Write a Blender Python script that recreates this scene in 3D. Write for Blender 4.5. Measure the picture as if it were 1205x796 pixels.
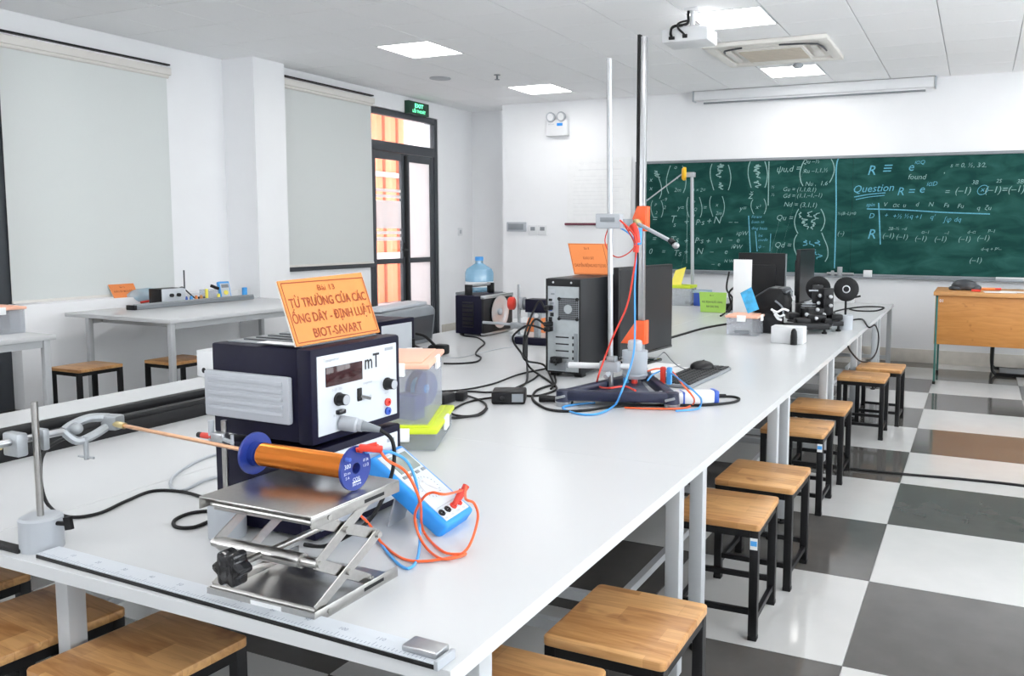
import bpy, bmesh, math, random
from mathutils import Vector, Matrix
random.seed(7)
for o in list(bpy.data.objects): bpy.data.objects.remove(o)
S = bpy.context.scene
COL = S.collection
PI = math.pi

# ---------------------------------------------------------------- camera, world, light, exposure
cam_d = bpy.data.cameras.new('camera'); cam = bpy.data.objects.new('camera', cam_d); COL.objects.link(cam)
yaw, pitch, roll = 0.4221, 0.0925, 0.0057
fw = Vector((-math.sin(yaw)*math.cos(pitch), math.cos(yaw)*math.cos(pitch), -math.sin(pitch)))
r0 = Vector((math.cos(yaw), math.sin(yaw), 0)); u0 = r0.cross(fw)
ri = math.cos(roll)*r0 + math.sin(roll)*u0; up = -math.sin(roll)*r0 + math.cos(roll)*u0
mw = Matrix((ri, up, -fw)).transposed().to_4x4(); mw.translation = (0, 0, 1.6)
cam.matrix_world = mw
cam_d.sensor_fit = 'HORIZONTAL'; cam_d.sensor_width = 36.0
cam_d.lens = 992.7 / 1205 * 36.0
cam_d.shift_x = -101.6 / 1205; cam_d.shift_y = -33.95 / 1205
cam_d.clip_start = 0.05
S.camera = cam

w = bpy.data.worlds.new('daylight'); S.world = w; w.use_nodes = True
w.node_tree.nodes['Background'].inputs[0].default_value = (0.93, 0.965, 1.0, 1)
w.node_tree.nodes['Background'].inputs[1].default_value = 5.6
LAMP = 9.0
S.view_settings.view_transform = 'Standard'; S.view_settings.look = 'None'
S.view_settings.exposure = 0.58; S.view_settings.gamma = 1.0; S.view_settings.use_curve_mapping = False

# ---------------------------------------------------------------- materials
def mat(name, col, rough=0.5, metal=0.0, var=0.04, scale=12.0, bump=0.0, trans=0.0, emit=None, estr=0.0, spec=0.5, coat=0.0):
    m = bpy.data.materials.new(name); m.use_nodes = True
    nt = m.node_tree; b = nt.nodes['Principled BSDF']
    tc = nt.nodes.new('ShaderNodeTexCoord'); n = nt.nodes.new('ShaderNodeTexNoise')
    n.inputs['Scale'].default_value = scale; n.inputs['Detail'].default_value = 4
    nt.links.new(tc.outputs['Object'], n.inputs['Vector'])
    cr = nt.nodes.new('ShaderNodeValToRGB')
    c0 = [max(0, c*(1-var)) for c in col]; c1 = [min(1, c*(1+var)) for c in col]
    cr.color_ramp.elements[0].color = (*c0, 1); cr.color_ramp.elements[1].color = (*c1, 1)
    cr.color_ramp.elements[0].position = 0.3; cr.color_ramp.elements[1].position = 0.7
    nt.links.new(n.outputs['Fac'], cr.inputs['Fac']); nt.links.new(cr.outputs['Color'], b.inputs['Base Color'])
    b.inputs['Roughness'].default_value = rough; b.inputs['Metallic'].default_value = metal
    b.inputs['Specular IOR Level'].default_value = spec
    if coat: b.inputs['Coat Weight'].default_value = coat
    if bump:
        bp = nt.nodes.new('ShaderNodeBump'); bp.inputs['Strength'].default_value = bump; bp.inputs['Distance'].default_value = 0.002
        nt.links.new(n.outputs['Fac'], bp.inputs['Height']); nt.links.new(bp.outputs['Normal'], b.inputs['Normal'])
    if trans: b.inputs['Transmission Weight'].default_value = trans
    if emit:
        b.inputs['Emission Color'].default_value = (*emit, 1); b.inputs['Emission Strength'].default_value = estr
    return m

def wood(name, dark, light, rough=0.35, scale=1.0, staves=0.0):
    """long grain along object X, broad staves across Y, each copy shifted by its own random offset"""
    m = bpy.data.materials.new(name); m.use_nodes = True
    nt = m.node_tree; N = nt.nodes; L = nt.links; b = N['Principled BSDF']
    tc = N.new('ShaderNodeTexCoord'); oi = N.new('ShaderNodeObjectInfo')
    add = N.new('ShaderNodeVectorMath'); add.operation = 'ADD'
    sc = N.new('ShaderNodeVectorMath'); sc.operation = 'SCALE'; sc.inputs[0].default_value = (7.3, 11.1, 3.7)
    L.new(oi.outputs['Random'], sc.inputs['Scale']); L.new(tc.outputs['Object'], add.inputs[0]); L.new(sc.outputs[0], add.inputs[1])
    mp = N.new('ShaderNodeMapping'); mp.inputs['Scale'].default_value = (3*scale, 26*scale, 26*scale)
    L.new(add.outputs[0], mp.inputs['Vector'])
    n1 = N.new('ShaderNodeTexNoise'); n1.inputs['Scale'].default_value = 1.6; n1.inputs['Detail'].default_value = 6; n1.inputs['Distortion'].default_value = 1.2
    L.new(mp.outputs[0], n1.inputs['Vector'])
    br = N.new('ShaderNodeTexBrick'); br.inputs['Scale'].default_value = 1.0
    br.inputs['Brick Width'].default_value = 0.31; br.inputs['Row Height'].default_value = 0.085; br.inputs['Mortar Size'].default_value = 0.0006
    br.inputs['Color1'].default_value = (0, 0, 0, 1); br.inputs['Color2'].default_value = (1, 1, 1, 1); br.inputs['Mortar'].default_value = (0.1, 0.1, 0.1, 1)
    L.new(add.outputs[0], br.inputs['Vector'])
    mx = N.new('ShaderNodeMix'); mx.data_type = 'FLOAT'; mx.inputs[0].default_value = staves
    L.new(n1.outputs['Fac'], mx.inputs[2]); L.new(br.outputs['Color'], mx.inputs[3])
    cr = N.new('ShaderNodeValToRGB'); cr.color_ramp.elements[0].color = (*dark, 1); cr.color_ramp.elements[1].color = (*light, 1)
    cr.color_ramp.elements[0].position = 0.28; cr.color_ramp.elements[1].position = 0.66
    L.new(mx.outputs[0], cr.inputs['Fac'])
    n2 = N.new('ShaderNodeTexNoise'); n2.inputs['Scale'].default_value = 9; n2.inputs['Detail'].default_value = 2
    L.new(add.outputs[0], n2.inputs['Vector'])
    kr = N.new('ShaderNodeValToRGB'); kr.color_ramp.elements[0].color = (0.45, 0.3, 0.2, 1); kr.color_ramp.elements[1].color = (1, 1, 1, 1)
    kr.color_ramp.elements[0].position = 0.24; kr.color_ramp.elements[1].position = 0.34
    L.new(n2.outputs['Fac'], kr.inputs['Fac'])
    mu = N.new('ShaderNodeMix'); mu.data_type = 'RGBA'; mu.blend_type = 'MULTIPLY'; mu.inputs[0].default_value = 0.7
    L.new(cr.outputs['Color'], mu.inputs[6]); L.new(kr.outputs['Color'], mu.inputs[7])
    L.new(mu.outputs[2], b.inputs['Base Color']); b.inputs['Roughness'].default_value = rough
    return m

def clear(name, tint, body=(1, 1, 1), amount=0.5, gloss=0.08, rough=0.1):
    """thin see-through plastic or glass: transparent + a share of milky body + gloss"""
    m = bpy.data.materials.new(name); m.use_nodes = True; nt = m.node_tree; N = nt.nodes; L = nt.links
    N.remove(N['Principled BSDF']); out = N['Material Output']
    t = N.new('ShaderNodeBsdfTransparent'); t.inputs[0].default_value = (*tint, 1)
    d = N.new('ShaderNodeBsdfDiffuse'); tr = N.new('ShaderNodeBsdfTranslucent')
    no = N.new('ShaderNodeTexNoise'); no.inputs['Scale'].default_value = 6
    cr = N.new('ShaderNodeValToRGB'); cr.color_ramp.elements[0].color = (*[c*0.94 for c in body], 1); cr.color_ramp.elements[1].color = (*body, 1)
    L.new(no.outputs['Fac'], cr.inputs['Fac']); L.new(cr.outputs['Color'], d.inputs[0]); L.new(cr.outputs['Color'], tr.inputs[0])
    m0 = N.new('ShaderNodeMixShader'); m0.inputs[0].default_value = 0.5; L.new(d.outputs[0], m0.inputs[1]); L.new(tr.outputs[0], m0.inputs[2])
    m1 = N.new('ShaderNodeMixShader'); m1.inputs[0].default_value = amount; L.new(t.outputs[0], m1.inputs[1]); L.new(m0.outputs[0], m1.inputs[2])
    g = N.new('ShaderNodeBsdfGlossy'); g.inputs['Roughness'].default_value = rough
    m2 = N.new('ShaderNodeMixShader'); m2.inputs[0].default_value = gloss; L.new(m1.outputs[0], m2.inputs[1]); L.new(g.outputs[0], m2.inputs[2])
    L.new(m2.outputs[0], out.inputs['Surface'])
    return m

M = dict(
    wall=mat('white_wall_paint', (0.87, 0.875, 0.89), 0.85, var=0.01, scale=3, bump=0.05),
    ceil=mat('ceiling_board', (0.93, 0.935, 0.945), 0.9, var=0.008, scale=40, bump=0.1),
    tbar=mat('ceiling_grid_metal', (0.60, 0.61, 0.63), 0.6, var=0.01),
    tile_w=mat('polished_white_tile', (0.53, 0.525, 0.515), 0.12, var=0.03, scale=5),
    tile_g=mat('polished_grey_tile', (0.095, 0.090, 0.085), 0.10, var=0.08, scale=7),
    grout=mat('tile_grout', (0.42, 0.42, 0.41), 0.8),
    skirt=mat('beige_skirting_tile', (0.60, 0.565, 0.51), 0.3, var=0.06),
    top=mat('white_laminate', (0.62, 0.63, 0.64), 0.26, var=0.008, scale=2, spec=0.25),
    edge=mat('white_edge_band', (0.6, 0.81, 0.825), 0.45, var=0.01),
    steel_w=mat('white_painted_steel', (0.46, 0.475, 0.49), 0.4, var=0.02),
    black_s=mat('black_painted_steel', (0.009, 0.009, 0.010), 0.4, var=0.2, spec=0.3),
    black=mat('black_plastic', (0.010, 0.010, 0.0115), 0.45, var=0.15, spec=0.3),
    black_g=mat('glossy_black_plastic', (0.01, 0.01, 0.012), 0.12, var=0.15),
    rubber=mat('black_rubber', (0.009, 0.009, 0.010), 0.55, var=0.1, spec=0.3),
    dgrey=mat('dark_grey_plastic', (0.045, 0.05, 0.058), 0.4, var=0.08),
    mgrey=mat('mid_grey_plastic', (0.23, 0.25, 0.27), 0.4, var=0.05),
    lgrey=mat('light_grey_plastic', (0.43, 0.455, 0.49), 0.4, var=0.02),
    white=mat('white_plastic', (0.74, 0.75, 0.765), 0.35, var=0.015),
    paper=mat('white_paper', (0.86, 0.865, 0.87), 0.8, var=0.02),
    navy=mat('navy_instrument_case', (0.007, 0.0065, 0.022), 0.45, var=0.08, scale=60, bump=0.04, spec=0.15),
    panel=mat('white_instrument_panel', (0.60, 0.635, 0.68), 0.4, var=0.01),
    ribgrey=mat('grey_ribbed_handle', (0.44, 0.46, 0.50), 0.45, var=0.02),
    lens_red=mat('dark_red_display_window', (0.035, 0.006, 0.008), 0.08, var=0.1),
    ink=mat('black_print', (0.02, 0.02, 0.025), 0.6),
    ink_grey=mat('grey_print', (0.33, 0.35, 0.38), 0.6),
    ink_red=mat('brown_red_print', (0.33, 0.06, 0.015), 0.7),
    ink_white=mat('white_print', (0.75, 0.8, 0.9), 0.6),
    orange=mat('orange_card', (0.74, 0.27, 0.062), 0.55, var=0.03, scale=8),
    orange2=mat('deep_orange_card', (0.80, 0.245, 0.065), 0.55, var=0.03, scale=8),
    green_c=mat('lime_green_card', (0.36, 0.62, 0.10), 0.55, var=0.03),
    cardback=mat('card_white_edge', (0.85, 0.80, 0.74), 0.6),
    steel=mat('brushed_stainless', (0.46, 0.45, 0.435), 0.28, 1.0, var=0.05, scale=90, bump=0.03),
    steel_d=mat('dull_stainless', (0.50, 0.49, 0.47), 0.36, 1.0, var=0.08, scale=60),
    alu=mat('satin_aluminium', (0.47, 0.48, 0.495), 0.34, 1.0, var=0.04, scale=60),
    castal=mat('grey_cast_metal', (0.36, 0.38, 0.40), 0.42, 0.4, var=0.06, scale=50, bump=0.1),
    brass=mat('brass', (0.75, 0.62, 0.32), 0.3, 1.0, var=0.05),
    copper=mat('copper_rod', (0.62, 0.36, 0.22), 0.3, 1.0, var=0.06),
    wire=mat('enamelled_copper_wire', (0.66, 0.22, 0.04), 0.27, 0.9, var=0.05, scale=200),
    blue_fl=mat('royal_blue_plastic', (0.014, 0.036, 0.24), 0.35, var=0.06),
    blue_m=mat('bright_blue_rubber', (0.025, 0.29, 0.80), 0.4, var=0.04),
    lcd=mat('grey_lcd', (0.25, 0.29, 0.27), 0.15, var=0.03),
    red=mat('red_lead_plastic', (0.70, 0.045, 0.025), 0.4, var=0.05),
    red_o=mat('orange_red_plastic', (0.90, 0.13, 0.03), 0.4, var=0.04),
    blue_l=mat('light_blue_lead', (0.07, 0.36, 0.80), 0.4, var=0.05),
    blue_d=mat('deep_blue_plastic', (0.035, 0.10, 0.48), 0.35, var=0.05),
    peach=mat('peach_plastic_lid', (0.92, 0.50, 0.36), 0.45, var=0.03),
    lime=mat('lime_plastic_lid', (0.62, 0.74, 0.03), 0.42, var=0.03),
    yellow=mat('yellow_paper', (0.92, 0.80, 0.12), 0.6, var=0.03),
    yellow_p=mat('amber_plastic', (0.9, 0.5, 0.01), 0.4, var=0.03),
    zinc=mat('zinc_plated_sheet', (0.40, 0.43, 0.445), 0.42, 0.4, var=0.05, scale=30),
    pcside=mat('black_pc_case_sheet', (0.011, 0.012, 0.0145), 0.4, var=0.1, scale=80, bump=0.05, spec=0.3),
    screen=mat('black_monitor_panel', (0.018, 0.020, 0.023), 0.3, var=0.05, spec=0.3),
    chalkboard=None,
    chalk_w=mat('white_chalk', (0.27, 0.43, 0.41), 0.95, var=0.25, scale=60),
    chalk_b=mat('blue_chalk', (0.12, 0.38, 0.50), 0.95, var=0.25, scale=60),
    frame=mat('anthracite_window_frame', (0.052, 0.058, 0.068), 0.4, var=0.05),
    blind=None,
    blind_box=mat('ivory_blind_cassette', (0.74, 0.715, 0.675), 0.5, var=0.02),
    glass=clear('window_glass', (0.96, 0.97, 0.97), amount=0.03, gloss=0.08, rough=0.0),
    frost=clear('frosted_film', (0.95, 0.95, 0.95), (0.95, 0.94, 0.94), amount=0.75, gloss=0.05, rough=0.3),
    clearbox=clear('clear_polypropylene', (0.95, 0.96, 0.98), (0.85, 0.88, 0.92), amount=0.24, gloss=0.08, rough=0.15),
    clearpet=clear('blue_water_bottle_plastic', (0.62, 0.84, 1.0), (0.50, 0.80, 0.97), amount=0.5, gloss=0.12, rough=0.05),
    bag=clear('pale_blue_plastic_bag', (0.8, 0.93, 1.0), (0.68, 0.85, 0.95), amount=0.75, gloss=0.1, rough=0.2),
    frostcyl=clear('frosted_grey_plastic', (0.85, 0.88, 0.91), (0.84, 0.87, 0.90), amount=0.6, gloss=0.08, rough=0.2),
    lamp=mat('lamp_diffuser', (0.9, 0.9, 0.9), 0.6, emit=(1.0, 0.985, 0.965), estr=LAMP),
    sign_g=mat('green_exit_sign', (0.005, 0.05, 0.025), 0.4, var=0.02),
    sign_e=mat('exit_sign_lettering', (0.3, 0.9, 0.6), 0.5, emit=(0.12, 1.0, 0.42), estr=1.6),
    tan=mat('beige_air_grille', (0.60, 0.53, 0.44), 0.5, var=0.03),
    ivory=mat('ivory_plastic', (0.80, 0.775, 0.73), 0.4, var=0.02),
    desk=wood('orange_brown_desk_veneer', (0.47, 0.19, 0.045), (0.58, 0.26, 0.07), 0.4, 0.7),
    desktop=wood('desk_top_veneer', (0.55, 0.26, 0.09), (0.66, 0.34, 0.13), 0.35, 0.7),
    seat=wood('oiled_beech_seat', (0.36, 0.155, 0.045), (0.68, 0.38, 0.155), 0.36, 1.0, 0.3),
    teal_s=mat('teal_painted_steel', (0.03, 0.14, 0.12), 0.4),
    orange_w=mat('orange_exterior_cladding', (0.62, 0.16, 0.06), 0.7, var=0.05),
    pale_w=mat('pale_pink_render', (0.50, 0.43, 0.43), 0.8, var=0.03),
    chrome=mat('polished_reflector', (0.66, 0.68, 0.70), 0.38, 0.7, var=0.02),
    bluepaper=mat('blue_printed_leaflet', (0.06, 0.42, 0.78), 0.5, var=0.35, scale=14),
)
def chalkboard_mat():
    m = mat('green_chalkboard', (0.004, 0.062, 0.052), 0.75, var=0.1, scale=0.9, spec=0.2)
    nt = m.node_tree; N = nt.nodes; L = nt.links; b = N['Principled BSDF']
    tc = N.new('ShaderNodeTexCoord'); mp = N.new('ShaderNodeMapping'); mp.inputs['Scale'].default_value = (1.2, 1.0, 3.0); mp.inputs['Rotation'].default_value = (0, 0.35, 0)
    n = N.new('ShaderNodeTexNoise'); n.inputs['Scale'].default_value = 2.2; n.inputs['Detail'].default_value = 7; n.inputs['Distortion'].default_value = 0.8
    L.new(tc.outputs['Object'], mp.inputs[0]); L.new(mp.outputs[0], n.inputs['Vector'])
    cr = N.new('ShaderNodeValToRGB'); e = cr.color_ramp.elements
    e[0].position = 0.40; e[0].color = (0.0025, 0.043, 0.037, 1); e[1].position = 0.78; e[1].color = (0.024, 0.11, 0.093, 1)
    L.new(n.outputs['Fac'], cr.inputs['Fac']); L.new(cr.outputs['Color'], b.inputs['Base Color'])
    return m
M['chalkboard'] = chalkboard_mat()
def blind_mat():
    m = mat('grey_white_blind_fabric', (0.74, 0.765, 0.755), 0.9, var=0.01, scale=150, bump=0.05)
    nt = m.node_tree; N = nt.nodes; L = nt.links; b = N['Principled BSDF']
    t = N.new('ShaderNodeBsdfTranslucent'); t.inputs[0].default_value = (0.70, 0.73, 0.72, 1)
    mx = N.new('ShaderNodeMixShader'); mx.inputs[0].default_value = 0.2
    L.new(b.outputs[0], mx.inputs[1]); L.new(t.outputs[0], mx.inputs[2]); L.new(mx.outputs[0], N['Material Output'].inputs['Surface'])
    return m
M['blind'] = blind_mat()

# ---------------------------------------------------------------- geometry builder
def basis(d):
    d = Vector(d).normalized(); a = Vector((0, 0, 1)) if abs(d.z) < 0.9 else Vector((1, 0, 0))
    u = d.cross(a).normalized(); return u, d.cross(u).normalized(), d
def wpos(o):
    p = Vector((0, 0, 0))
    while o: p += o.location; o = o.parent
    return p
def spline(pts, k=6, closed=False):
    P_ = [Vector(p) for p in pts]; n = len(P_)
    if n < 3: return P_
    o = []
    for i in range(n if closed else n-1):
        g = (lambda j: P_[j % n]) if closed else (lambda j: P_[max(0, min(n-1, j))])
        a, b, c, d = g(i-1), g(i), g(i+1), g(i+2)
        for s in range(k):
            t = s/k; o.append(0.5*((2*b)+(c-a)*t+(2*a-5*b+4*c-d)*t*t+(3*b-a-3*c+d)*t**3))
    if not closed: o.append(P_[-1])
    return o

class G:
    def __init__(s): s.v = []; s.f = []
    def add(s, vs, fs):
        n = len(s.v); s.v += [Vector(p) for p in vs]; s.f += [tuple(i+n for i in q) for q in fs]; return s
    def box(s, x0, y0, z0, x1, y1, z1):
        x0, x1 = min(x0, x1), max(x0, x1); y0, y1 = min(y0, y1), max(y0, y1); z0, z1 = min(z0, z1), max(z0, z1)
        return s.add([(x0,y0,z0),(x1,y0,z0),(x1,y1,z0),(x0,y1,z0),(x0,y0,z1),(x1,y0,z1),(x1,y1,z1),(x0,y1,z1)],
                     [(0,3,2,1),(4,5,6,7),(0,1,5,4),(1,2,6,5),(2,3,7,6),(3,0,4,7)])
    def cbox(s, c, d): return s.box(c[0]-d[0]/2, c[1]-d[1]/2, c[2]-d[2]/2, c[0]+d[0]/2, c[1]+d[1]/2, c[2]+d[2]/2)
    def obox(s, c, d, u, v):
        """box centred at c, sizes d along unit u, v and their normal"""
        u = Vector(u).normalized(); v = Vector(v); v = (v - u*u.dot(v)).normalized(); n = u.cross(v); c = Vector(c)
        vs = [c+u*(a*d[0]/2)+v*(b*d[1]/2)+n*(e*d[2]/2) for e in (-1,1) for a, b in ((-1,-1),(1,-1),(1,1),(-1,1))]
        return s.add(vs, [(0,3,2,1),(4,5,6,7),(0,1,5,4),(1,2,6,5),(2,3,7,6),(3,0,4,7)])
    def bar(s, p, q, wdt, t, side=(0, 0, 1)):
        """flat bar from p to q, wdt along side, t across"""
        p = Vector(p); q = Vector(q); return s.obox((p+q)/2, ((q-p).length, wdt, t), q-p, side)
    def quad4(s, a, b, c, d, t):
        """slab on the corners a, b, c, d with thickness t behind its face"""
        a, b, c, d = map(Vector, (a, b, c, d)); n = (b-a).cross(d-a).normalized()*t
        return s.add([a-n, b-n, c-n, d-n, a, b, c, d], [(0,3,2,1),(4,5,6,7),(0,1,5,4),(1,2,6,5),(2,3,7,6),(3,0,4,7)])
    def cyl(s, p, q, r, r2=None, n=16):
        r2 = r if r2 is None else r2; p = Vector(p); q = Vector(q); u, v, d = basis(q-p)
        vs = []
        for c, rr in ((p, r), (q, r2)):
            vs += [c+(u*math.cos(2*PI*i/n)+v*math.sin(2*PI*i/n))*rr for i in range(n)]
        return s.add(vs, [(i, (i+1) % n, n+(i+1) % n, n+i) for i in range(n)]+[tuple(range(n-1, -1, -1)), tuple(range(n, 2*n))])
    def lathe(s, c, axis, prof, n=24, closed=False):
        """prof: list of (distance along axis, radius)"""
        u, v, d = basis(axis); c = Vector(c); vs = []; m = len(prof)
        for h, r in prof: vs += [c+d*h+(u*math.cos(2*PI*i/n)+v*math.sin(2*PI*i/n))*r for i in range(n)]
        fs = [(k*n+i, k*n+(i+1) % n, ((k+1) % m)*n+(i+1) % n, ((k+1) % m)*n+i) for k in range(m if closed else m-1) for i in range(n)]
        if not closed:
            if prof[0][1] > 1e-5: fs.append(tuple(range(n-1, -1, -1)))
            if prof[-1][1] > 1e-5: fs.append(tuple((m-1)*n+i for i in range(n)))
        return s.add(vs, fs)
    def ring(s, c, axis, ro, ri, t, n=28):
        return s.lathe(c, axis, [(-t/2, ri), (-t/2, ro), (t/2, ro), (t/2, ri)], n, True)
    def tube(s, pts, r, n=8, k=6, closed=False, sm=True):
        pp = spline(pts, k, closed) if sm else [Vector(p) for p in pts]; m = len(pp); vs = []
        pu = None
        for i, p in enumerate(pp):
            d = (pp[(i+1) % m if closed else min(i+1, m-1)]-pp[(i-1) % m if closed else max(i-1, 0)])
            d = d.normalized() if d.length > 1e-9 else Vector((0, 0, 1))
            if pu is None: pu, _, _ = basis(d)
            u = (pu-d*d.dot(pu)); u = u.normalized() if u.length > 1e-6 else basis(d)[0]; v = d.cross(u); pu = u
            vs += [p+(u*math.cos(2*PI*j/n)+v*math.sin(2*PI*j/n))*r for j in range(n)]
        fs = [(i*n+j, i*n+(j+1) % n, ((i+1) % m)*n+(j+1) % n, ((i+1) % m)*n+j) for i in range(m if closed else m-1) for j in range(n)]
        if not closed: fs += [tuple(range(n-1, -1, -1)), tuple((m-1)*n+j for j in range(n))]
        return s.add(vs, fs)
    def ell(s, c, r, n=14, m=9):
        c = Vector(c); vs = []; fs = []
        for i in range(1, m):
            a = PI*i/m
            vs += [c+Vector((r[0]*math.sin(a)*math.cos(2*PI*j/n), r[1]*math.sin(a)*math.sin(2*PI*j/n), r[2]*math.cos(a))) for j in range(n)]
        vs += [c+Vector((0, 0, r[2])), c-Vector((0, 0, r[2]))]
        for i in range(m-2): fs += [(i*n+j, (i+1)*n+j, (i+1)*n+(j+1) % n, i*n+(j+1) % n) for j in range(n)]
        a = (m-1)*n
        fs += [(a, j, (j+1) % n) for j in range(n)]+[(a+1, (m-2)*n+(j+1) % n, (m-2)*n+j) for j in range(n)]
        return s.add(vs, fs)
    def prism(s, poly, o, u, v, t):
        """2D outline in the u, v frame at o, pushed out by t along u x v"""
        o = Vector(o); u = Vector(u).normalized(); v = Vector(v).normalized(); nn = u.cross(v)*t; k = len(poly)
        vs = [o+u*a+v*b for a, b in poly]+[o+u*a+v*b+nn for a, b in poly]
        return s.add(vs, [tuple(range(k-1, -1, -1)), tuple(range(k, 2*k))]+[(i, (i+1) % k, k+(i+1) % k, k+i) for i in range(k)])
    def stroke(s, pts, o, u, v, wdt, lift=0.0012):
        """flat chalk or print stroke in the u, v frame"""
        o = Vector(o); u = Vector(u); v = Vector(v); n = u.cross(v)*lift
        q = spline([Vector((a, b, 0)) for a, b in pts], 5) if len(pts) > 2 else [Vector((a, b, 0)) for a, b in pts]
        vs = []
        for i, p in enumerate(q):
            d = q[min(i+1, len(q)-1)]-q[max(i-1, 0)]; d = d.normalized() if d.length else Vector((1, 0, 0))
            c = Vector((-d.y, d.x, 0))*wdt/2
            for e in (p+c, p-c): vs.append(o+u*e.x+v*e.y+n)
        return s.add(vs, [(2*i, 2*i+1, 2*i+3, 2*i+2) for i in range(len(q)-1)])
    def text(s, body, o, u, v, size, width=None, align='CENTER', shear=0.0, lift=0.0006, bold=0.0, res=2, shearv=0.0):
        cu = bpy.data.curves.new('t', 'FONT'); cu.body = body; cu.align_x = align; cu.size = 1.0; cu.shear = shear; cu.offset = bold; cu.resolution_u = res
        ob = bpy.data.objects.new('t', cu); COL.objects.link(ob)
        dg = bpy.context.evaluated_depsgraph_get(); me = bpy.data.meshes.new_from_object(ob.evaluated_get(dg))
        u = Vector(u).normalized(); v = Vector(v).normalized(); n = u.cross(v)*lift; o = Vector(o)
        sx = size
        if width and me.vertices:
            xs = [p.co.x for p in me.vertices]; sx = width/max(1e-6, max(xs)-min(xs))
        s.add([o+u*(p.co.x*sx)+v*(p.co.y*size+p.co.x*sx*shearv)+n for p in me.vertices], [tuple(q.vertices) for q in me.polygons])
        bpy.data.objects.remove(ob); bpy.data.curves.remove(cu); bpy.data.meshes.remove(me)
        return s
    def rot(s, c, ang, axis='Z'):
        R_ = Matrix.Rotation(ang, 3, axis); c = Vector(c); s.v = [c+R_ @ (p-c) for p in s.v]; return s
    def out(s, name, m, parent=None, bev=0.0, rel=False, smooth=True, seg=2):
        me = bpy.data.meshes.new(name)
        base = Vector((0, 0, 0))
        if not rel:
            if parent: base = wpos(parent)
            else:
                xs = [p.x for p in s.v]; ys = [p.y for p in s.v]; zs = [p.z for p in s.v]
                base = Vector(((min(xs)+max(xs))/2, (min(ys)+max(ys))/2, min(zs)))
        me.from_pydata([p-base for p in s.v], [], s.f)
        if bev:
            bm = bmesh.new(); bm.from_mesh(me); bmesh.ops.recalc_face_normals(bm, faces=bm.faces)
            ed = [e for e in bm.edges if e.is_manifold and e.calc_face_angle(0) > 0.6]
            bmesh.ops.bevel(bm, geom=ed, offset=bev, segments=seg, affect='EDGES', profile=0.5, clamp_overlap=True)
            bm.to_mesh(me); bm.free()
        me.validate(); me.update()
        if smooth:
            for p in me.polygons: p.use_smooth = True
            me.set_sharp_from_angle(angle=0.6)
        me.materials.append(M[m] if isinstance(m, str) else m)
        ob = bpy.data.objects.new(name, me); COL.objects.link(ob)
        if parent: ob.parent = parent
        elif not rel: ob.location = base
        return ob

def tag(o, label=None, cat=None, group=None, kind=None):
    if label: o['label'] = label
    if cat: o['category'] = cat
    if group: o['group'] = group
    if kind: o['kind'] = kind
    return o
def thing(name, label, cat, loc=(0, 0, 0), rotz=0.0, group=None):
    o = bpy.data.objects.new(name, None); COL.objects.link(o); o.empty_display_size = 0.05
    o.location = loc; o.rotation_euler = (0, 0, rotz); return tag(o, label, cat, group)
def structure(o): o['kind'] = 'structure'; return o
def dup(root, loc=None, rotz=None, label=None):
    def cp(o, par):
        c = o.copy(); COL.objects.link(c)
        if par: c.parent = par
        for ch in list(o.children): cp(ch, c)
        return c
    r = cp(root, None)
    if loc is not None: r.location = loc
    if rotz is not None: r.rotation_euler = (0, 0, rotz)
    if label: r['label'] = label
    return r
X, Y, Z = Vector((1, 0, 0)), Vector((0, 1, 0)), Vector((0, 0, 1))

# ================================================================ the room
BW, LW1, LW2, CZ = 11.07, -7.70, -7.40, 3.459        # back wall, left wall (two runs), ceiling height
XR, YR = 3.6, -2.2                                     # right and rear walls, outside the frame
fl = structure(G().box(-8.0, YR, -0.08, XR, 11.7, -0.006).out('floor', 'grout', smooth=False))
T_, TX, TY = 0.8394, -0.3938, 3.0996
tm = {}
for k, mm in ((0, 'tile_w'), (1, 'tile_g')):
    me = G().box(0.0012, 0.0012, -0.008, T_-0.0012, T_-0.0012, 0).out('tile', mm, rel=True, bev=0.0008, seg=1)
    tm[k] = me.data; bpy.data.objects.remove(me)
fb = wpos(fl)
for i in range(-9, 5):
    for j in range(-6, 11):
        x, y = TX+i*T_, TY+j*T_
        if x+T_ < -8.0+T_*0.5 or x > XR or y > 11.3: continue
        o = bpy.data.objects.new('tile', tm[1 if (i+j) % 2 == 0 else 0]); COL.objects.link(o)
        o.parent = fl; o.location = Vector((x, y, 0))-fb

# walls
def wall_holes(name, axis, pos, t, a0, a1, holes, m='wall'):
    """wall slab from pos to pos+t; along a0..a1; holes = (b0, b1, z0, z1)"""
    g = G(); cuts = sorted(holes); a = a0
    def slab(p, q, z0, z1):
        if q-p > 1e-4 and z1-z0 > 1e-4:
            if axis == 'x': g.box(pos, p, z0, pos+t, q, z1)
            else: g.box(p, pos, z0, q, pos+t, z1)
    for b0, b1, z0, z1 in cuts:
        slab(a, b0, 0, CZ+.05); slab(b0, b1, 0, z0); slab(b0, b1, z1, CZ+.05); a = b1
    slab(a, a1, 0, CZ+.05)
    return structure(g.out(name, m, smooth=False))
wall_holes('wall_left', 'x', LW1, -0.25, YR, 7.2, [(3.35, 4.64, 0.0, 3.26), (4.66, 6.22, 0.93, 3.26)])
wall_holes('wall_left.001', 'x', LW2, -0.25, 7.2, 11.62, [(7.56, 9.04, 1.15, 3.33), (9.04, 10.62, 0.0, 3.24)])
G_ = G().box(LW2-.25, 11.55, 0, -6.52, 11.7, CZ+.05); structure(G_.out('wall_back', 'wall', smooth=False))
structure(G().box(-6.56, BW, 0, XR+.2, 11.7, CZ+.05).out('wall_back.001', 'wall', smooth=False))
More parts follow.
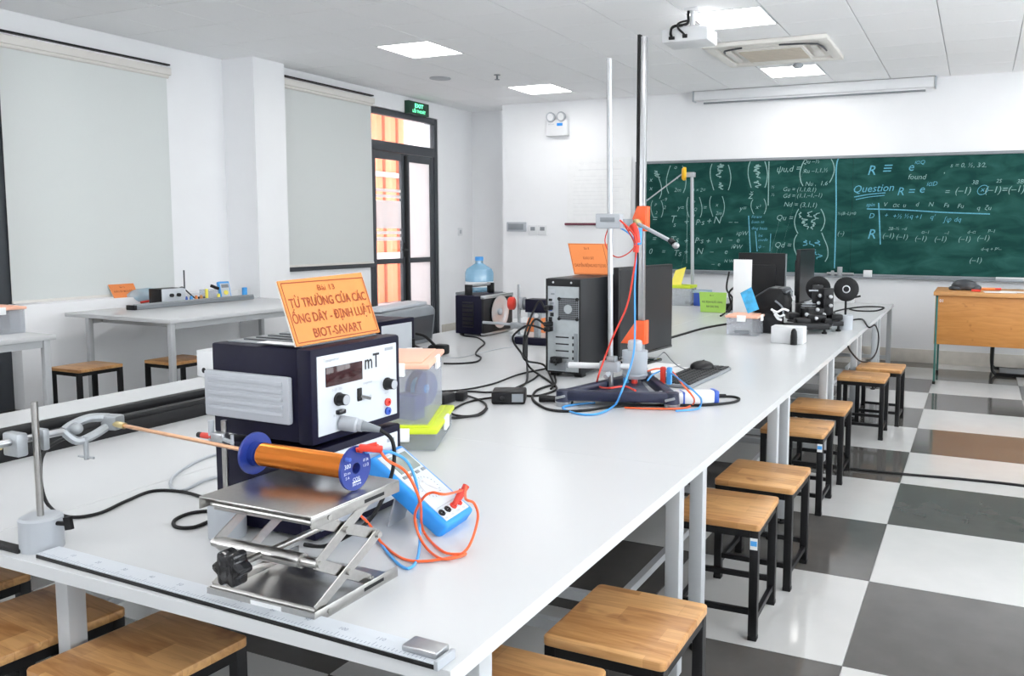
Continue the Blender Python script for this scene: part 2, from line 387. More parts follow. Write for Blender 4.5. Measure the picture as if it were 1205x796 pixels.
wall_holes('wall_right', 'x', XR, 0.2, YR, BW, [(-1.9, 1.6, 0.8, 3.25), (2.0, 5.5, 0.8, 3.25), (5.9, 9.4, 0.8, 3.25)])  # unseen openings, made nearly wall-wide to let more sky light in
wall_holes('wall_rear', 'y', YR-.2, .2, LW1-.25, XR+.2, [(-6.2, -4.2, 1.3, 2.8)])  # unseen opening, added to brighten the near left ceiling
structure(G().box(LW1-.02, 6.97, 0, -7.24, 7.42, CZ).out('trim_1', 'wall', smooth=False))       # wall pier
structure(G().box(LW1-.01, 4.585, 0.0, -7.56, 6.97, 0.925).out('trim_2', 'wall', bev=.006))      # low wall under blind
sk = structure(G().box(-6.5, BW-.014, 0, XR, BW, 0.165).out('baseboard_back', 'skirt', bev=.003))
structure(G().box(LW2, 10.66, 0, LW2+.014, 11.55, 0.165).out('baseboard_left', 'skirt', bev=.003))

# windows, left
def window(name, x, y0, y1, z0, z1, bars=(), t=0.06):
    g = G(); d = 0.07
    g.box(x, y0, z0, x+d, y0+t, z1).box(x, y1-t, z0, x+d, y1, z1).box(x, y0+t, z0, x+d, y1-t, z0+t).box(x, y0+t, z1-t, x+d, y1-t, z1)
    for b in bars: g.box(x, b-t/2, z0+t, x+d, b+t/2, z1-t)
    o = structure(g.out(name, 'frame', bev=.004))
    ys = [y0+t]+[c for b in bars for c in (b-t/2, b+t/2)]+[y1-t]
    for a, b in zip(ys[::2], ys[1::2]): G().box(x+.03, a, z0+t, x+.036, b, z1-t).out('pane', 'glass', o, smooth=False)
    return o
window('window_1', LW1-.2, 4.665, 6.215, .94, 3.25, (5.43,))
window('window_2', LW2-.2, 7.57, 9.03, 1.16, 3.32, (8.3,))
sill = structure(G().box(LW2-.02, 7.5, 1.10, LW2+.03, 9.10, 1.15).out('trim_3', 'frame', bev=.004))
for kx, (a, b) in enumerate(((-1.89, 1.59), (2.01, 5.49), (5.91, 9.39))): window('window_%d' % (kx+3), XR+.06, a, b, .81, 3.24, ((a+b)/2,))  # unseen right-hand windows, added as a way in for daylight
# dark glazed door at the far left of the photograph
d2 = structure(G().box(LW1-.12, 3.36, 0, LW1-.03, 3.46, 3.25).box(LW1-.12, 4.38, 0, LW1-.004, 4.635, 3.25).box(LW1-.12, 3.46, 2.5, LW1-.03, 4.38, 2.62).box(LW1-.12, 3.46, 3.17, LW1-.03, 4.38, 3.25).out('door_2', 'frame', bev=.004))
lf = G().box(LW1-.10, 3.47, .02, LW1-.05, 3.56, 2.49).box(LW1-.10, 4.25, .02, LW1-.05, 4.37, 2.49).box(LW1-.10, 3.56, .02, LW1-.05, 4.25, .12).box(LW1-.10, 3.56, 2.38, LW1-.05, 4.25, 2.49).out('door_leaf', 'frame', d2, bev=.003)
G().box(LW1-.085, 3.55, .11, LW1-.065, 4.26, 2.39).out('door_panel', 'dgrey', lf)
G().box(LW1-.085, 3.455, 2.61, LW1-.065, 4.385, 3.18).out('transom_panel', 'dgrey', d2)

# door 1: double leaves with a transom, seen past the second blind
fx0, fx1 = LW2-.09, LW2-.01
yA, yB, yM = 9.05, 10.62, 9.86
d1 = structure(G().box(fx0, yA, 0, fx1, yA+.07, 3.23).box(fx0, yB-.075, 0, fx1, yB, 3.23).box(fx0, yA+.07, 3.15, fx1, yB-.075, 3.23).box(fx0, yA+.07, 2.67, fx1, yB-.075, 2.80).out('door_1', 'frame', bev=.004))
G().box(fx0+.04, yA+.07, 2.80, fx0+.046, yB-.075, 3.15).out('pane', 'glass', d1, smooth=False)
for y0, y1, s in ((yA+.075, yM-.004, 1), (yM+.004, yB-.08, 0)):
    t = .085
    lf = G().box(fx0+.015, y0, .02, fx1-.015, y0+t, 2.665).box(fx0+.015, y1-t, .02, fx1-.015, y1, 2.665).box(fx0+.015, y0+t, .02, fx1-.015, y1-t, .16).box(fx0+.015, y0+t, 2.56, fx1-.015, y1-t, 2.665).box(fx0+.015, y0+t, 1.13, fx1-.015, y1-t, 1.20).out('door_leaf', 'frame', d1, bev=.003)
    for z0, z1 in ((.16, 1.13), (1.20, 2.56)):
        G().box(fx0+.037, y0+t, z0, fx0+.043, y1-t, z1).out('pane', 'glass' if s else 'frost', lf, smooth=False)
    if s:
        fb_ = G()
        for z0, z1 in ((1.45, 1.50), (1.54, 1.58), (1.62, 2.0), (2.04, 2.08), (2.12, 2.16)): fb_.box(fx0+.0435, y0+t, z0, fx0+.045, y1-t, z1)
        fb_.out('frosted_band', 'frost', lf, smooth=False)
        G().cyl((fx1-.015, y1-.04, 1.32), (fx1+.04, y1-.04, 1.32), .012).cyl((fx1+.04, y1-.035, 1.32), (fx1+.04, y1-.17, 1.32), .011).box(fx1-.016, y1-.062, 1.22, fx1-.006, y1-.018, 1.42).out('door_handle', 'black_s', lf, bev=.002)
        G().box(fx1-.016, y1-.03, .05, fx1+.002, y1+.03, 2.64).out('meeting_stile', 'black_s', lf, bev=.003)
# what stands outside that door: a corridor and the building across it
structure(G().box(-12.2, 1.0, 5.0, -8.05, 17.5, 5.15).out('ceiling_shade_roof', 'pale_w', smooth=False))  # unseen roof, added to keep sky light off the corridor
structure(G().box(-12.5, 2, -.15, -8.0, 18, -.02).out('floor.001', 'pale_w', smooth=False))
ob_ = G().box(-12.2, 6.0, -.02, -12.0, 17.5, 5.0).out('outside_building', 'pale_w', smooth=False)
tag(ob_, 'pale rendered building with orange cladding strips seen through the glazed door', 'building')
for k in range(8): G().box(-12.0, 13.9+k*.235, 0, -11.93+.05*(k % 2), 14.1+k*.235, 5.0).out('cladding_strip', 'orange_w', ob_, bev=.004)
for z0, z1 in ((.9, 1.1), (2.75, 2.85)): G().box(-12.0, 13.8, z0, -11.85, 15.9, z1).out('ledge', 'pale_w', ob_)

# roller blinds
def roller(y0, y1, x, zt, zb, label, rail='white'):
    o = thing('roller_blind', label, 'blind', (x, (y0+y1)/2, zb), 0, 'roller blinds on the window wall')
    G().box(x-.03, y0-.03, zt, x+.05, y1+.03, zt+.075).out('cassette', 'blind_box', o, bev=.012)
    G().box(x-.03, y0-.03, zt+.10, x+.03, y1+.03, zt+.115).out('ceiling_track', 'black_s', o)
    G().cyl((x+.01, y0-.01, zt-.01), (x+.01, y1+.01, zt-.01), .022, n=12).out('roller_tube', 'blind_box', o)
    G().box(x-.0015, y0, zb+.012, x+.0015, y1, zt).out('fabric', 'blind', o, smooth=False)
    G().box(x-.012, y0, zb-.012, x+.012, y1, zb+.014).out('bottom_bar', 'blind_box', o, bev=.005)
    return o
roller(4.6, 6.24, LW1+.02, 3.165, .945, 'wide grey white roller blind over the window at the far left')
b2 = roller(7.45, 9.05, LW2+.045, 3.245, 1.165, 'narrower grey white roller blind between the wall pier and the glazed door')

# ---------------------------------------------------------------- ceiling: slab, boards, lamps
ce = structure(G().box(-8.0, YR, CZ+.02, XR, 11.7, CZ+.12).out('ceiling', 'tbar', smooth=False))
CX, CY, DX, DY = -5.706, 7.09, .664, .66
lampcells = set((i, j) for i in (0, 5, 10) for j in (-12, -8, -4, 0, 4))
bmesh_ = G().box(.004, .004, 0, DX-.004, DY-.004, .018).out('ceiling_board', 'ceil', rel=True, bev=.003, seg=1); cbm = bmesh_.data; bpy.data.objects.remove(bmesh_)
cb0 = wpos(ce)
for i in range(-4, 10):
    for j in range(-6, 7):
        x, y = CX+i*DX, CY+j*DY
        if (i, j) in lampcells or x+DX < LW1 or y > 11.5: continue
        o = bpy.data.objects.new('ceiling_board', cbm); COL.objects.link(o); o.parent = ce; o.location = Vector((x, y, CZ))-cb0
rest = G()
for i in range(-4, 15):
    for j in range(-15, 7):
        if (-4 <= i < 10 and j >= -6) or (i, j) in lampcells: continue
        x, y = CX+i*DX, CY+j*DY
        if x+DX < LW1 or x > XR-.3 or y > 11.5 or y < YR-.3: continue
        rest.box(x+.004, y+.004, CZ, x+DX-.004, y+DY-.004, CZ+.018)
tag(rest.out('ceiling_boards', 'ceil', ce, smooth=False), kind='stuff')
lampnames = {(5, 0): 'square ceiling light panel next to the projector pole', (5, 4): 'square ceiling light panel beyond the air conditioner',
             (0, 0): 'square ceiling light panel nearest the two roller blinds', (0, 4): 'square ceiling light panel in front of the emergency lamp'}
lp = None
for (i, j) in sorted(lampcells):
    x, y = CX+i*DX, CY+j*DY
    lab = lampnames.get((i, j), 'square ceiling light panel in the %s column, %s row from the back wall' % ({0: 'left', 5: 'middle', 10: 'right'}[i], {-12: 'fifth', -8: 'fourth', -4: 'third', 0: 'second', 4: 'first'}[j]))
    if lp is None:
        lp = thing('ceiling_light', lab, 'ceiling light', (x, y, CZ), 0, 'square light panels in the ceiling')
        G().box(.004, .004, 0, DX-.004, .022, .02).box(.004, DY-.022, 0, DX-.004, DY-.004, .02).box(.004, .022, 0, .022, DY-.022, .02).box(DX-.022, .022, 0, DX-.004, DY-.022, .02).out('frame', 'white', lp, rel=True)
        G().box(.022, .022, .003, DX-.022, DY-.022, .018).out('diffuser', 'lamp', lp, rel=True, smooth=False)
    else: dup(lp, (x, y, CZ), None, lab)

# small ceiling fittings
o = tag(G().lathe((-5.353, 8.919, 3.459), (0, 0, -1), [(0, .04), (.006, .04), (.008, .012), (.05, .012), (.055, .03), (.06, .03), (.062, 0)], 12).out('sprinkler', 'mgrey'), 'small grey sprinkler head hanging from the ceiling', 'sprinkler')
o = tag(G().lathe((-6.12, 8.847, 3.459), (0, 0, -1), [(0, .13), (.008, .13), (.012, .11), (.012, 0)], 24).out('ceiling_speaker', 'lgrey'), 'flat round speaker cover set in the ceiling', 'speaker')
o = tag(G().lathe((-1.91, 9.62, CZ), (0, 0, -1), [(0, .05), (.03, .06), (.045, .05), (.05, 0)], 16).out('smoke_detector', 'lgrey'), 'small smoke detector just beyond the air conditioner', 'detector')

# air conditioner cassette
ac = thing('air_conditioner', 'ivory four way ceiling cassette air conditioner with beige intake grille', 'air conditioner', (-1.99, 8.77, CZ))
ax0, ax1, ay0, ay1 = -2.60, -1.38, 8.26, 9.36
g = G(); q = .16
for a in ((ax0, ay0, ax1, ay0+.1), (ax0, ay1-.1, ax1, ay1), (ax0, ay0+.1, ax0+.1, ay1-.1), (ax1-.1, ay0+.1, ax1, ay1-.1)): g.box(a[0], a[1], CZ-.045, a[2], a[3], CZ-.001)
g.box(ax0+.1, ay0+.1, CZ-.02, ax1-.1, ay1-.1, CZ-.001).out('panel', 'ivory', ac, bev=.012)
G().box(ax0+.27, ay0+.25, CZ-.05, ax1-.27, ay1-.25, CZ-.02).out('grille_frame', 'ivory', ac, bev=.01)
for k in range(9): G().box(ax0+.30, ay0+.295+k*.06, CZ-.058, ax1-.30, ay0+.33+k*.06, CZ-.05).out('grille_slat', 'tan', ac, smooth=False)
for cx_, cy_, lx, ly in (((ax0+ax1)/2, ay0+.17, .62, .07), ((ax0+ax1)/2, ay1-.17, .62, .07), (ax0+.18, (ay0+ay1)/2, .07, .5), (ax1-.18, (ay0+ay1)/2, .07, .5)):
    G().box(cx_-lx/2, cy_-ly/2, CZ-.046, cx_+lx/2, cy_+ly/2, CZ-.02).out('louver', 'ivory', ac, bev=.008)
for pts in ([(-2.44, 8.55, CZ-.05), (-2.40, 8.42, CZ-.055), (-2.22, 8.37, CZ-.05)], [(-1.85, 8.36, CZ-.05), (-1.62, 8.38, CZ-.055), (-1.50, 8.46, CZ-.05)], [(-1.5, 8.46, CZ-.05), (-1.47, 8.6, CZ-.055), (-1.47, 8.8, CZ-.05)]):
    G().tube(pts, .009, 6).out('louver_gap_line', 'dgrey', ac)  # dark curved tubes drawn for the louver gaps

# projector
pj = thing('projector', 'white projector hanging from a ceiling pole with black cables', 'projector', (-2.27, 6.95, CZ))
G().cyl((-2.27, 6.95, CZ-.005), (-2.27, 6.95, 3.30), .02).out('pole', 'white', pj)
G().box(-2.33, 6.89, CZ-.02, -2.21, 7.01, CZ).out('ceiling_plate', 'white', pj, bev=.004)
G().box(-2.50, 6.82, 3.17, -2.10, 7.12, 3.285).out('body', 'white', pj, bev=.018)
G().box(-2.36, 6.88, 3.285, -2.18, 7.02, 3.31).out('bracket', 'white', pj, bev=.004)
G().lathe((-2.2, 7.12, 3.23), Y, [(-.01, .04), (.02, .04), (.022, .03), (.0, .028), (0, 0)], 16).out('lens', 'black_g', pj)
G().tube([(-2.30, 6.93, CZ-.01), (-2.295, 6.91, 3.40), (-2.30, 6.90, 3.33), (-2.40, 6.84, 3.30), (-2.41, 6.80, 3.24), (-2.40, 6.818, 3.20)], .012, 6).out('cable', 'rubber', pj)
G().tube([(-2.30, 6.92, 3.36), (-2.36, 6.86, 3.33), (-2.35, 6.81, 3.28), (-2.30, 6.80, 3.23), (-2.29, 6.818, 3.21)], .009, 6).out('cable', 'rubber', pj)
G().box(-2.43, 6.805, 3.19, -2.38, 6.822, 3.215).box(-2.31, 6.805, 3.195, -2.27, 6.822, 3.225).out('plug', 'rubber', pj, bev=.003)

# roll-up projection screen
sc = thing('projection_screen', 'long white roll up projection screen case mounted above the green board', 'screen', (-2.05, BW-.06, 3.31))
G().box(-3.54, BW-.13, 3.33, -.56, BW-.012, CZ-.006).out('case', 'white', sc, bev=.012)
for a in (-3.56, -.56): G().box(a, BW-.135, 3.32, a+.02, BW-.008, CZ-.004).out('end_cap', 'lgrey', sc, bev=.004)
G().cyl((-3.42, BW-.07, 3.30), (-.66, BW-.07, 3.30), .012, n=10).out('bottom_rod', 'mgrey', sc)
G().box(-3.42, BW-.072, 3.30, -.66, BW-.068, 3.335).out('fabric', 'paper', sc, smooth=False)

# emergency lamp, notice chart, wall boxes, sockets, exit sign
em = thing('emergency_light', 'white twin head emergency lamp unit high on the back wall', 'lamp', (-5.61, BW-.04, 2.98))
G().box(-5.78, BW-.09, 2.96, -5.44, BW-.001, 3.19).out('case', 'white', em, bev=.012)
for dx in (-.085, .085):
    h = G().lathe((-5.61+dx, BW-.05, 3.235), (0, -1, -.15), [(0, .03), (.02, .062), (.06, .072), (.07, .066)], 18).out('lamp_head', 'lgrey', em)
    G().lathe((-5.61+dx, BW-.112, 3.227), (0, -1, -.15), [(0, 0), (0.001, .055), (.008, .05), (.012, 0)], 18).out('lens', 'white', h)
G().box(-5.60, BW-.094, 3.10, -5.51, BW-.089, 3.14).out('status_label', 'blue_m', em)
G().text('EXIT LAMP', (-5.69, BW-.0905, 3.12), X, Z, .02).out('printing', 'ink_grey', em, smooth=False)

nc = thing('notice_chart', 'large white paper notice hanging on the back wall from a thin rod', 'notice', (-4.97, BW-.02, 1.69))
G().box(-5.47, BW-.018, 1.71, -4.47, BW-.014, 2.63).out('sheet', 'paper', nc, smooth=False)
G().cyl((-5.50, BW-.02, 1.697), (-4.43, BW-.02, 1.697), .018, n=10).out('rod', mat('plum_painted_rod', (.17, .045, .07), .4), nc)
g = G()
g.text('NỘI QUY PHÒNG THÍ NGHIỆM', (-4.97, BW-.0182, 2.55), X, Z, .05, .62)
g.stroke([(-.32, 0), (.36, 0)], (-4.97, BW-.018, 2.47), X, Z, .014)
for k in range(11): g.stroke([(-.4, 0), (.38-.07*(k % 3), 0)], (-4.97, BW-.018, 2.38-k*.055), X, Z, .006)
g.out('printing', mat('faint_grey_print', (.78, .79, .80), .8), nc, smooth=False)

wb = thing('wall_box', 'grey flush electrical panel on the back wall beside two sockets', 'electrical box', (-6.31, BW-.02, 1.60))
G().box(-6.47, BW-.04, 1.585, -6.15, BW-.001, 1.725).out('cover', 'lgrey', wb, bev=.006)
G().box(-6.44, BW-.046, 1.61, -6.18, BW-.04, 1.70).out('window', 'mgrey', wb, bev=.003)
for dx, lab in ((0, 'white wall socket plate next to the grey electrical panel'), (.16, 'white wall socket plate nearer the notice chart')):
    so = thing('wall_socket', lab, 'socket', (-6.045+dx, BW-.01, 1.57), 0, 'wall sockets on the back wall')
    G().box(-6.115+dx, BW-.016, 1.535, -5.965+dx, BW-.001, 1.68).out('plate', 'white', so, bev=.004)
    G().box(-6.075+dx, BW-.02, 1.60, -6.0+dx, BW-.016, 1.655).out('insert', 'mgrey', so, bev=.003)
so = thing('wall_switch', 'small white switch plate on the recessed wall beside the glazed door', 'switch', (-7.4, 11.178, 1.574))
sp = wpos(so); G().box(-7.40, sp.y-.06, sp.z-.06, -7.385, sp.y+.06, sp.z+.06).out('plate', 'white', so, bev=.004)
G().box(-7.386, sp.y-.02, sp.z-.03, -7.38, sp.y+.02, sp.z+.03).out('rocker', 'lgrey', so, bev=.002)

ex = thing('exit_sign', 'green lit EXIT sign fixed to the wall over the glazed door', 'sign', (LW2+.03, 10.1, 3.23))
a, b, c, d = (-7.33, 9.828, 3.213), (-7.33, 10.309, 3.238), (-7.33, 10.313, 3.419), (-7.33, 9.833, 3.388)
y0, y1, z0, z1 = a[1], b[1], (a[2]+b[2])/2, (c[2]+d[2])/2
G().box(LW2-.005, y0, z0, -7.33, y1, z1).out('housing', 'sign_g', ex, bev=.006)
G().text('EXIT', (-7.33, (y0+y1)/2, z0+.55*(z1-z0)), Y, Z, .075, .2, bold=.03).out('lettering', 'sign_e', ex, smooth=False)
G().text('LỐI THOÁT', (-7.33, (y0+y1)/2, z0+.15*(z1-z0)), Y, Z, .055, .3, bold=.02).out('lettering', 'sign_e', ex, smooth=False)

# ---------------------------------------------------------------- the green board and its chalk
bd = thing('chalkboard', 'long green chalkboard on the back wall covered in blue and white formulas', 'chalkboard', (-1.6, BW-.03, 1.03))
bz0, bz1, bx0, bx1 = 1.045, 2.56, -4.40, 1.9
for a, b in ((bx0+.03, -1.475), (-1.472, bx1-.03)): G().box(a, BW-.03, bz0+.03, b, BW-.006, bz1-.03).out('writing_panel', 'chalkboard', bd, smooth=False)
for a in ((bx0, bz0, bx1, bz0+.035), (bx0, bz1-.035, bx1, bz1), (bx0, bz0+.035, bx0+.035, bz1-.035), (bx1-.035, bz0+.035, bx1, bz1-.035)):
    G().box(a[0], BW-.045, a[1], a[2], BW-.003, a[3]).out('frame_bar', 'mgrey', bd, bev=.005)
G().box(bx0, BW-.105, bz0-.014, bx1, BW-.003, bz0).out('chalk_ledge', 'mgrey', bd, bev=.004)
cw, cb = G(), G()
BF = BW-.0312
def ck(g, txt, o, h, width=None, sh=.25, rise=0.0, bold=-.006):
    g.text(txt, (o[0], BF, o[2]), X, Z, h, width, 'LEFT', shear=sh, shearv=rise+random.uniform(-.04, .04), bold=bold, lift=.0008)
def cl(g, pts, wd=.011):
    g.stroke([(p[0], p[2]) for p in pts], (0, BF, 0), X, Z, wd, lift=.0008)
def paren(g, a, b, bulge, wd=.011):
    """chalk bracket between the points a (top) and b (bottom)"""
    m_ = ((a[0]+b[0])/2+bulge, 0, (a[2]+b[2])/2)
    cl(g, [a, (a[0]+bulge*.62, 0, a[2]*.8+b[2]*.2), m_, (b[0]+bulge*.62, 0, b[2]*.8+a[2]*.2), b], wd)
def scrib(g, c, wdt, hgt, n, wd=.012):
    pts = [(c[0]+random.uniform(-wdt, wdt)/2, 0, c[2]+hgt/2-hgt*k/n) for k in range(n+1)]
    cl(g, pts, wd)
pr = [(-4.086, 11.04, 2.408), (-4.043, 11.04, 2.048), (-3.889, 11.04, 2.496), (-3.908, 11.04, 2.116), (-3.718, 11.04, 2.491), (-3.7, 11.04, 2.124), (-3.301, 11.04, 2.503), (-3.27, 11.04, 2.153), (-3.078, 11.04, 2.486), (-3.072, 11.04, 2.15), (-2.782, 11.04, 2.522), (-2.762, 11.04, 2.179), (-2.59, 11.04, 2.516), (-2.582, 11.04, 2.176)]
paren(cw, pr[0], pr[1], .045); paren(cw, pr[2], pr[3], -.045); paren(cw, pr[4], pr[5], .045); paren(cw, pr[6], pr[7], -.035); paren(cw, pr[8], pr[9], .035); paren(cw, pr[10], pr[11], -.035); paren(cw, pr[12], pr[13], .035)
pr = [(-4.143, 11.04, 2.025), (-4.128, 11.04, 1.791), (-4.018, 11.04, 2.024), (-4.015, 11.04, 1.791), (-3.627, 11.04, 2.066), (-3.61, 11.04, 1.791), (-3.47, 11.04, 2.064), (-3.454, 11.04, 1.79), (-3.304, 11.04, 2.074), (-3.276, 11.04, 1.802), (-3.152, 11.04, 2.072), (-3.146, 11.04, 1.801), (-2.736, 11.04, 2.023), (-2.721, 11.04, 1.834), (-2.59, 11.04, 2.033), (-2.585, 11.04, 1.834)]
for k in range(0, 16, 4): paren(cw, pr[k], pr[k+1], -.03, .009); paren(cw, pr[k+2], pr[k+3], .03, .009)
for o_, h_, t_ in zip([(-4.196, 11.04, 2.283), (-4.195, 11.04, 2.166), (-3.839, 11.04, 2.448), (-3.813, 11.04, 2.31), (-3.835, 11.04, 2.138), (-4.117, 11.04, 1.943), (-4.103, 11.04, 1.838), (-3.565, 11.04, 1.974), (-3.551, 11.04, 1.882), (-3.55, 11.04, 1.802), (-3.243, 11.04, 1.938), (-3.241, 11.04, 1.824), (-2.699, 11.04, 1.901), (-4.006, 11.04, 2.012), (-4.004, 11.04, 1.908), (-3.782, 11.04, 1.895), (-3.42, 11.04, 1.893), (-2.916, 11.04, 1.879)],
                      (.09, .09, .08, .08, .08, .06, .06, .06, .06, .06, .07, .07, .08, .07, .07, .09, .09, .09),
                      ('x', 'x', 'o', 'x', '2m', 'P', '2', 'P', 'Q', 's', 'x', '2m', 'x²', '–9', ' 2', 'y=', '=', 'y=')): ck(cw, t_, o_, h_)
for c_ in [(-3.182, 11.04, 2.455), (-3.192, 11.04, 2.365), (-3.178, 11.04, 2.208), (-2.689, 11.04, 2.431), (-2.687, 11.04, 2.343), (-2.684, 11.04, 2.222), (-4.073, 11.04, 2.385)]: scrib(cw, c_, .10, .09, 9, .011)
for o_, t_, h_, w_ in zip([(-4.152, 11.04, 1.733), (-3.89, 11.04, 1.721), (-3.84, 11.04, 1.663), (-3.693, 11.04, 1.687), (-3.524, 11.04, 1.687), (-3.369, 11.04, 1.699), (-3.274, 11.04, 1.711), (-3.062, 11.04, 1.7)], ('=', 'T', 's', '+', 'P·s', '+', 'N', '– –'), (.13, .14, .1, .13, .11, .12, .14, .1), (None,)*8): ck(cw, t_, o_, h_, w_)
for o_, t_, h_ in zip([(-4.149, 11.04, 1.462), (-3.886, 11.04, 1.442), (-3.689, 11.04, 1.432), (-3.532, 11.04, 1.445), (-3.376, 11.04, 1.436), (-3.233, 11.04, 1.449), (-3.058, 11.04, 1.462), (-2.955, 11.04, 1.553)], ('=', 'Ts', '+', 'P·s', '+', 'N', '–  e', 'iφW'), (.11, .13, .11, .11, .11, .11, .1, .08)): ck(cw, t_, o_, h_)
for o_, t_, h_ in zip([(-4.197, 11.04, 1.285), (-4.008, 11.04, 1.288), (-3.834, 11.04, 1.267), (-3.687, 11.04, 1.281), (-3.505, 11.04, 1.296), (-3.314, 11.04, 1.299), (-3.113, 11.04, 1.302), (-3.021, 11.04, 1.372)], ('0', '=', 'Ts', '+', 'N', '–', 'e', 'iθW'), (.11, .1, .12, .11, .12, .1, .1, .08)): ck(cw, t_, o_, h_)
ck(cw, '–  e', (-3.287, 11.04, 1.139), .08); ck(cw, 'N W', (-3.111, 11.04, 1.188), .06)
ck(cw, '4 × 2=', (-3.58, 11.04, 2.134), .07); ck(cw, 'ž', (-2.805, 11.04, 2.035), .15)
cl(cw, [(-3.638, 11.04, 2.032), (-3.636, 11.04, 1.166)], .006); cl(cw, [(-2.535, 11.04, 2.515), (-2.532, 11.04, 1.944)], .012)
for o_, t_, h_ in zip([(-2.442, 11.04, 2.37), (-2.107, 11.04, 2.471), (-2.093, 11.04, 2.352), (-2.066, 11.04, 2.189), (-2.504, 11.04, 2.164), (-2.501, 11.04, 2.065), (-2.348, 11.04, 2.129), (-2.346, 11.04, 2.041), (-2.332, 11.04, 1.931), (-2.427, 11.04, 1.756), (-2.44, 11.04, 1.402)], ('ψu,d =', 'Qu –½', 'Ru –1,1,½', 'Nu ,  1,6', '½', '½', 'Gu = (1,1,0,1)', 'Gd = (1,1,–1,–1)', 'Nd = (3,1,1)', 'Qu =', 'Qd ='), (.11, .075, .075, .08, .06, .06, .075, .075, .085, .1, .1)): ck(cw, t_, o_, h_)
pr = [(-2.076, 11.04, 2.523), (-2.088, 11.04, 2.19), (-1.747, 11.04, 2.524), (-1.759, 11.04, 2.227), (-2.134, 11.04, 1.898), (-2.136, 11.04, 1.581), (-1.855, 11.04, 1.896), (-1.847, 11.04, 1.616), (-2.147, 11.04, 1.57), (-2.116, 11.04, 1.242), (-1.835, 11.04, 1.594), (-1.782, 11.04, 1.226)]
for k in (0, 4, 8): paren(cw, pr[k], pr[k+1], -.05); paren(cw, pr[k+2], pr[k+3], .05)
for c_ in [(-2.089, 11.04, 1.821), (-1.992, 11.04, 1.832), (-1.906, 11.04, 1.81), (-2.054, 11.04, 1.745), (-1.946, 11.04, 1.745), (-2.041, 11.04, 1.669), (-1.934, 11.04, 1.669)]: scrib(cw, c_, .08, .07, 7, .010)
for c_ in [(-2.057, 11.04, 1.462), (-1.96, 11.04, 1.452), (-1.885, 11.04, 1.464), (-1.924, 11.04, 1.343), (-1.858, 11.04, 1.29)]: scrib(cb, c_, .08, .07, 6, .010)
cl(cb, [(-2.788, 11.04, 1.812), (-2.755, 11.04, 1.331)], .014); cl(cb, [(-2.693, 11.04, 1.611), (-2.664, 11.04, 1.343)], .011); cl(cb, [(-2.489, 11.04, 1.579), (-2.495, 11.04, 1.346)], .009)
for k_, o_ in enumerate([(-2.753, 11.04, 1.778), (-2.752, 11.04, 1.711), (-2.75, 11.04, 1.633), (-2.657, 11.04, 1.533), (-2.656, 11.04, 1.477), (-2.654, 11.04, 1.388)]): ck(cb, ('Ftrans', 'from to', 'ding basis', 'Int', 'mode', 'ψ –')[k_], o_, .055)
# right-hand half
cl(cb, [(-1.612, 11.04, 2.531), (-1.653, 11.04, 2.532), (-1.68, 11.04, 2.385), (-1.664, 11.04, 1.852), (-1.663, 11.04, 1.142)], .016)
for o_, t_, h_ in zip([(-1.307, 11.04, 2.313), (-1.136, 11.04, 2.32), (-0.831, 11.04, 2.354), (-0.756, 11.04, 2.434), (-1.474, 11.04, 2.095), (-0.948, 11.04, 2.057), (-0.694, 11.04, 2.085), (-0.61, 11.04, 2.165), (-1.304, 11.04, 1.925), (-1.269, 11.04, 1.777), (-1.281, 11.04, 1.523)], ('R', '≡', 'e', 'iαQ', 'Question', 'R =', 'e', 'iαD', 'spin', 'D', 'R'), (.17, .2, .15, .07, .13, .14, .14, .075, .065, .09, .17)): ck(cb, t_, o_, h_, bold=0)
cl(cb, [(-1.451, 11.04, 2.042), (-1.279, 11.04, 2.072), (-1.078, 11.04, 2.09)], .011); cl(cb, [(-1.43, 11.04, 2.01), (-1.278, 11.04, 2.04), (-1.087, 11.04, 2.059)], .009)
cl(cb, [(-1.293, 11.04, 1.893), (-0.892, 11.04, 1.88), (-0.406, 11.04, 1.847), (0.106, 11.04, 1.826)], .014); cl(cb, [(-1.154, 11.04, 1.966), (-1.135, 11.04, 1.724), (-1.116, 11.04, 1.451)], .014)
for o_, t_, h_ in zip([(-0.827, 11.04, 2.251), (-0.425, 11.04, 2.314), (-0.353, 11.04, 2.383), (-0.406, 11.04, 2.061), (-0.293, 11.04, 2.07), (-0.111, 11.04, 2.177), (0.031, 11.04, 2.075), (0.153, 11.04, 2.193), (0.213, 11.04, 2.073), (0.369, 11.04, 2.179), (-1.652, 11.04, 1.82), (-1.644, 11.04, 1.563)], ('found', ',', 's = 0, ½, 3⁄2,', '=', '(–1)', '3B', '(–1)', '2S', '=(–1)', '3B', '½(B–L)=0', '(–)'), (.09, .1, .075, .1, .11, .07, .11, .06, .11, .07, .055, .075)): ck(cw, t_, o_, h_)
ck(cb, '⊗', (-0.051, 11.04, 2.076), .085, bold=.0)
for o_, t_ in zip([(-1.102, 11.04, 1.923), (-0.992, 11.04, 1.912), (-0.873, 11.04, 1.911), (-0.727, 11.04, 1.921), (-0.581, 11.04, 1.92), (-0.409, 11.04, 1.909), (-0.257, 11.04, 1.897), (-0.043, 11.04, 1.876), (0.04, 11.04, 1.876)], ('V', 'αc', 'u', 'd', 'N', 'Fs', 'Fu', 'q', 'ζu')): ck(cw, t_, o_, .075)
for o_, t_ in zip([(-1.087, 11.04, 1.787), (-0.987, 11.04, 1.777), (-0.858, 11.04, 1.777), (-0.73, 11.04, 1.766), (-0.556, 11.04, 1.766), (-0.402, 11.04, 1.735), (-0.288, 11.04, 1.735)], ('+', '+½', '½q', '+1', 'q′', '∫φ', 'dq')): ck(cb, t_, o_, .08)
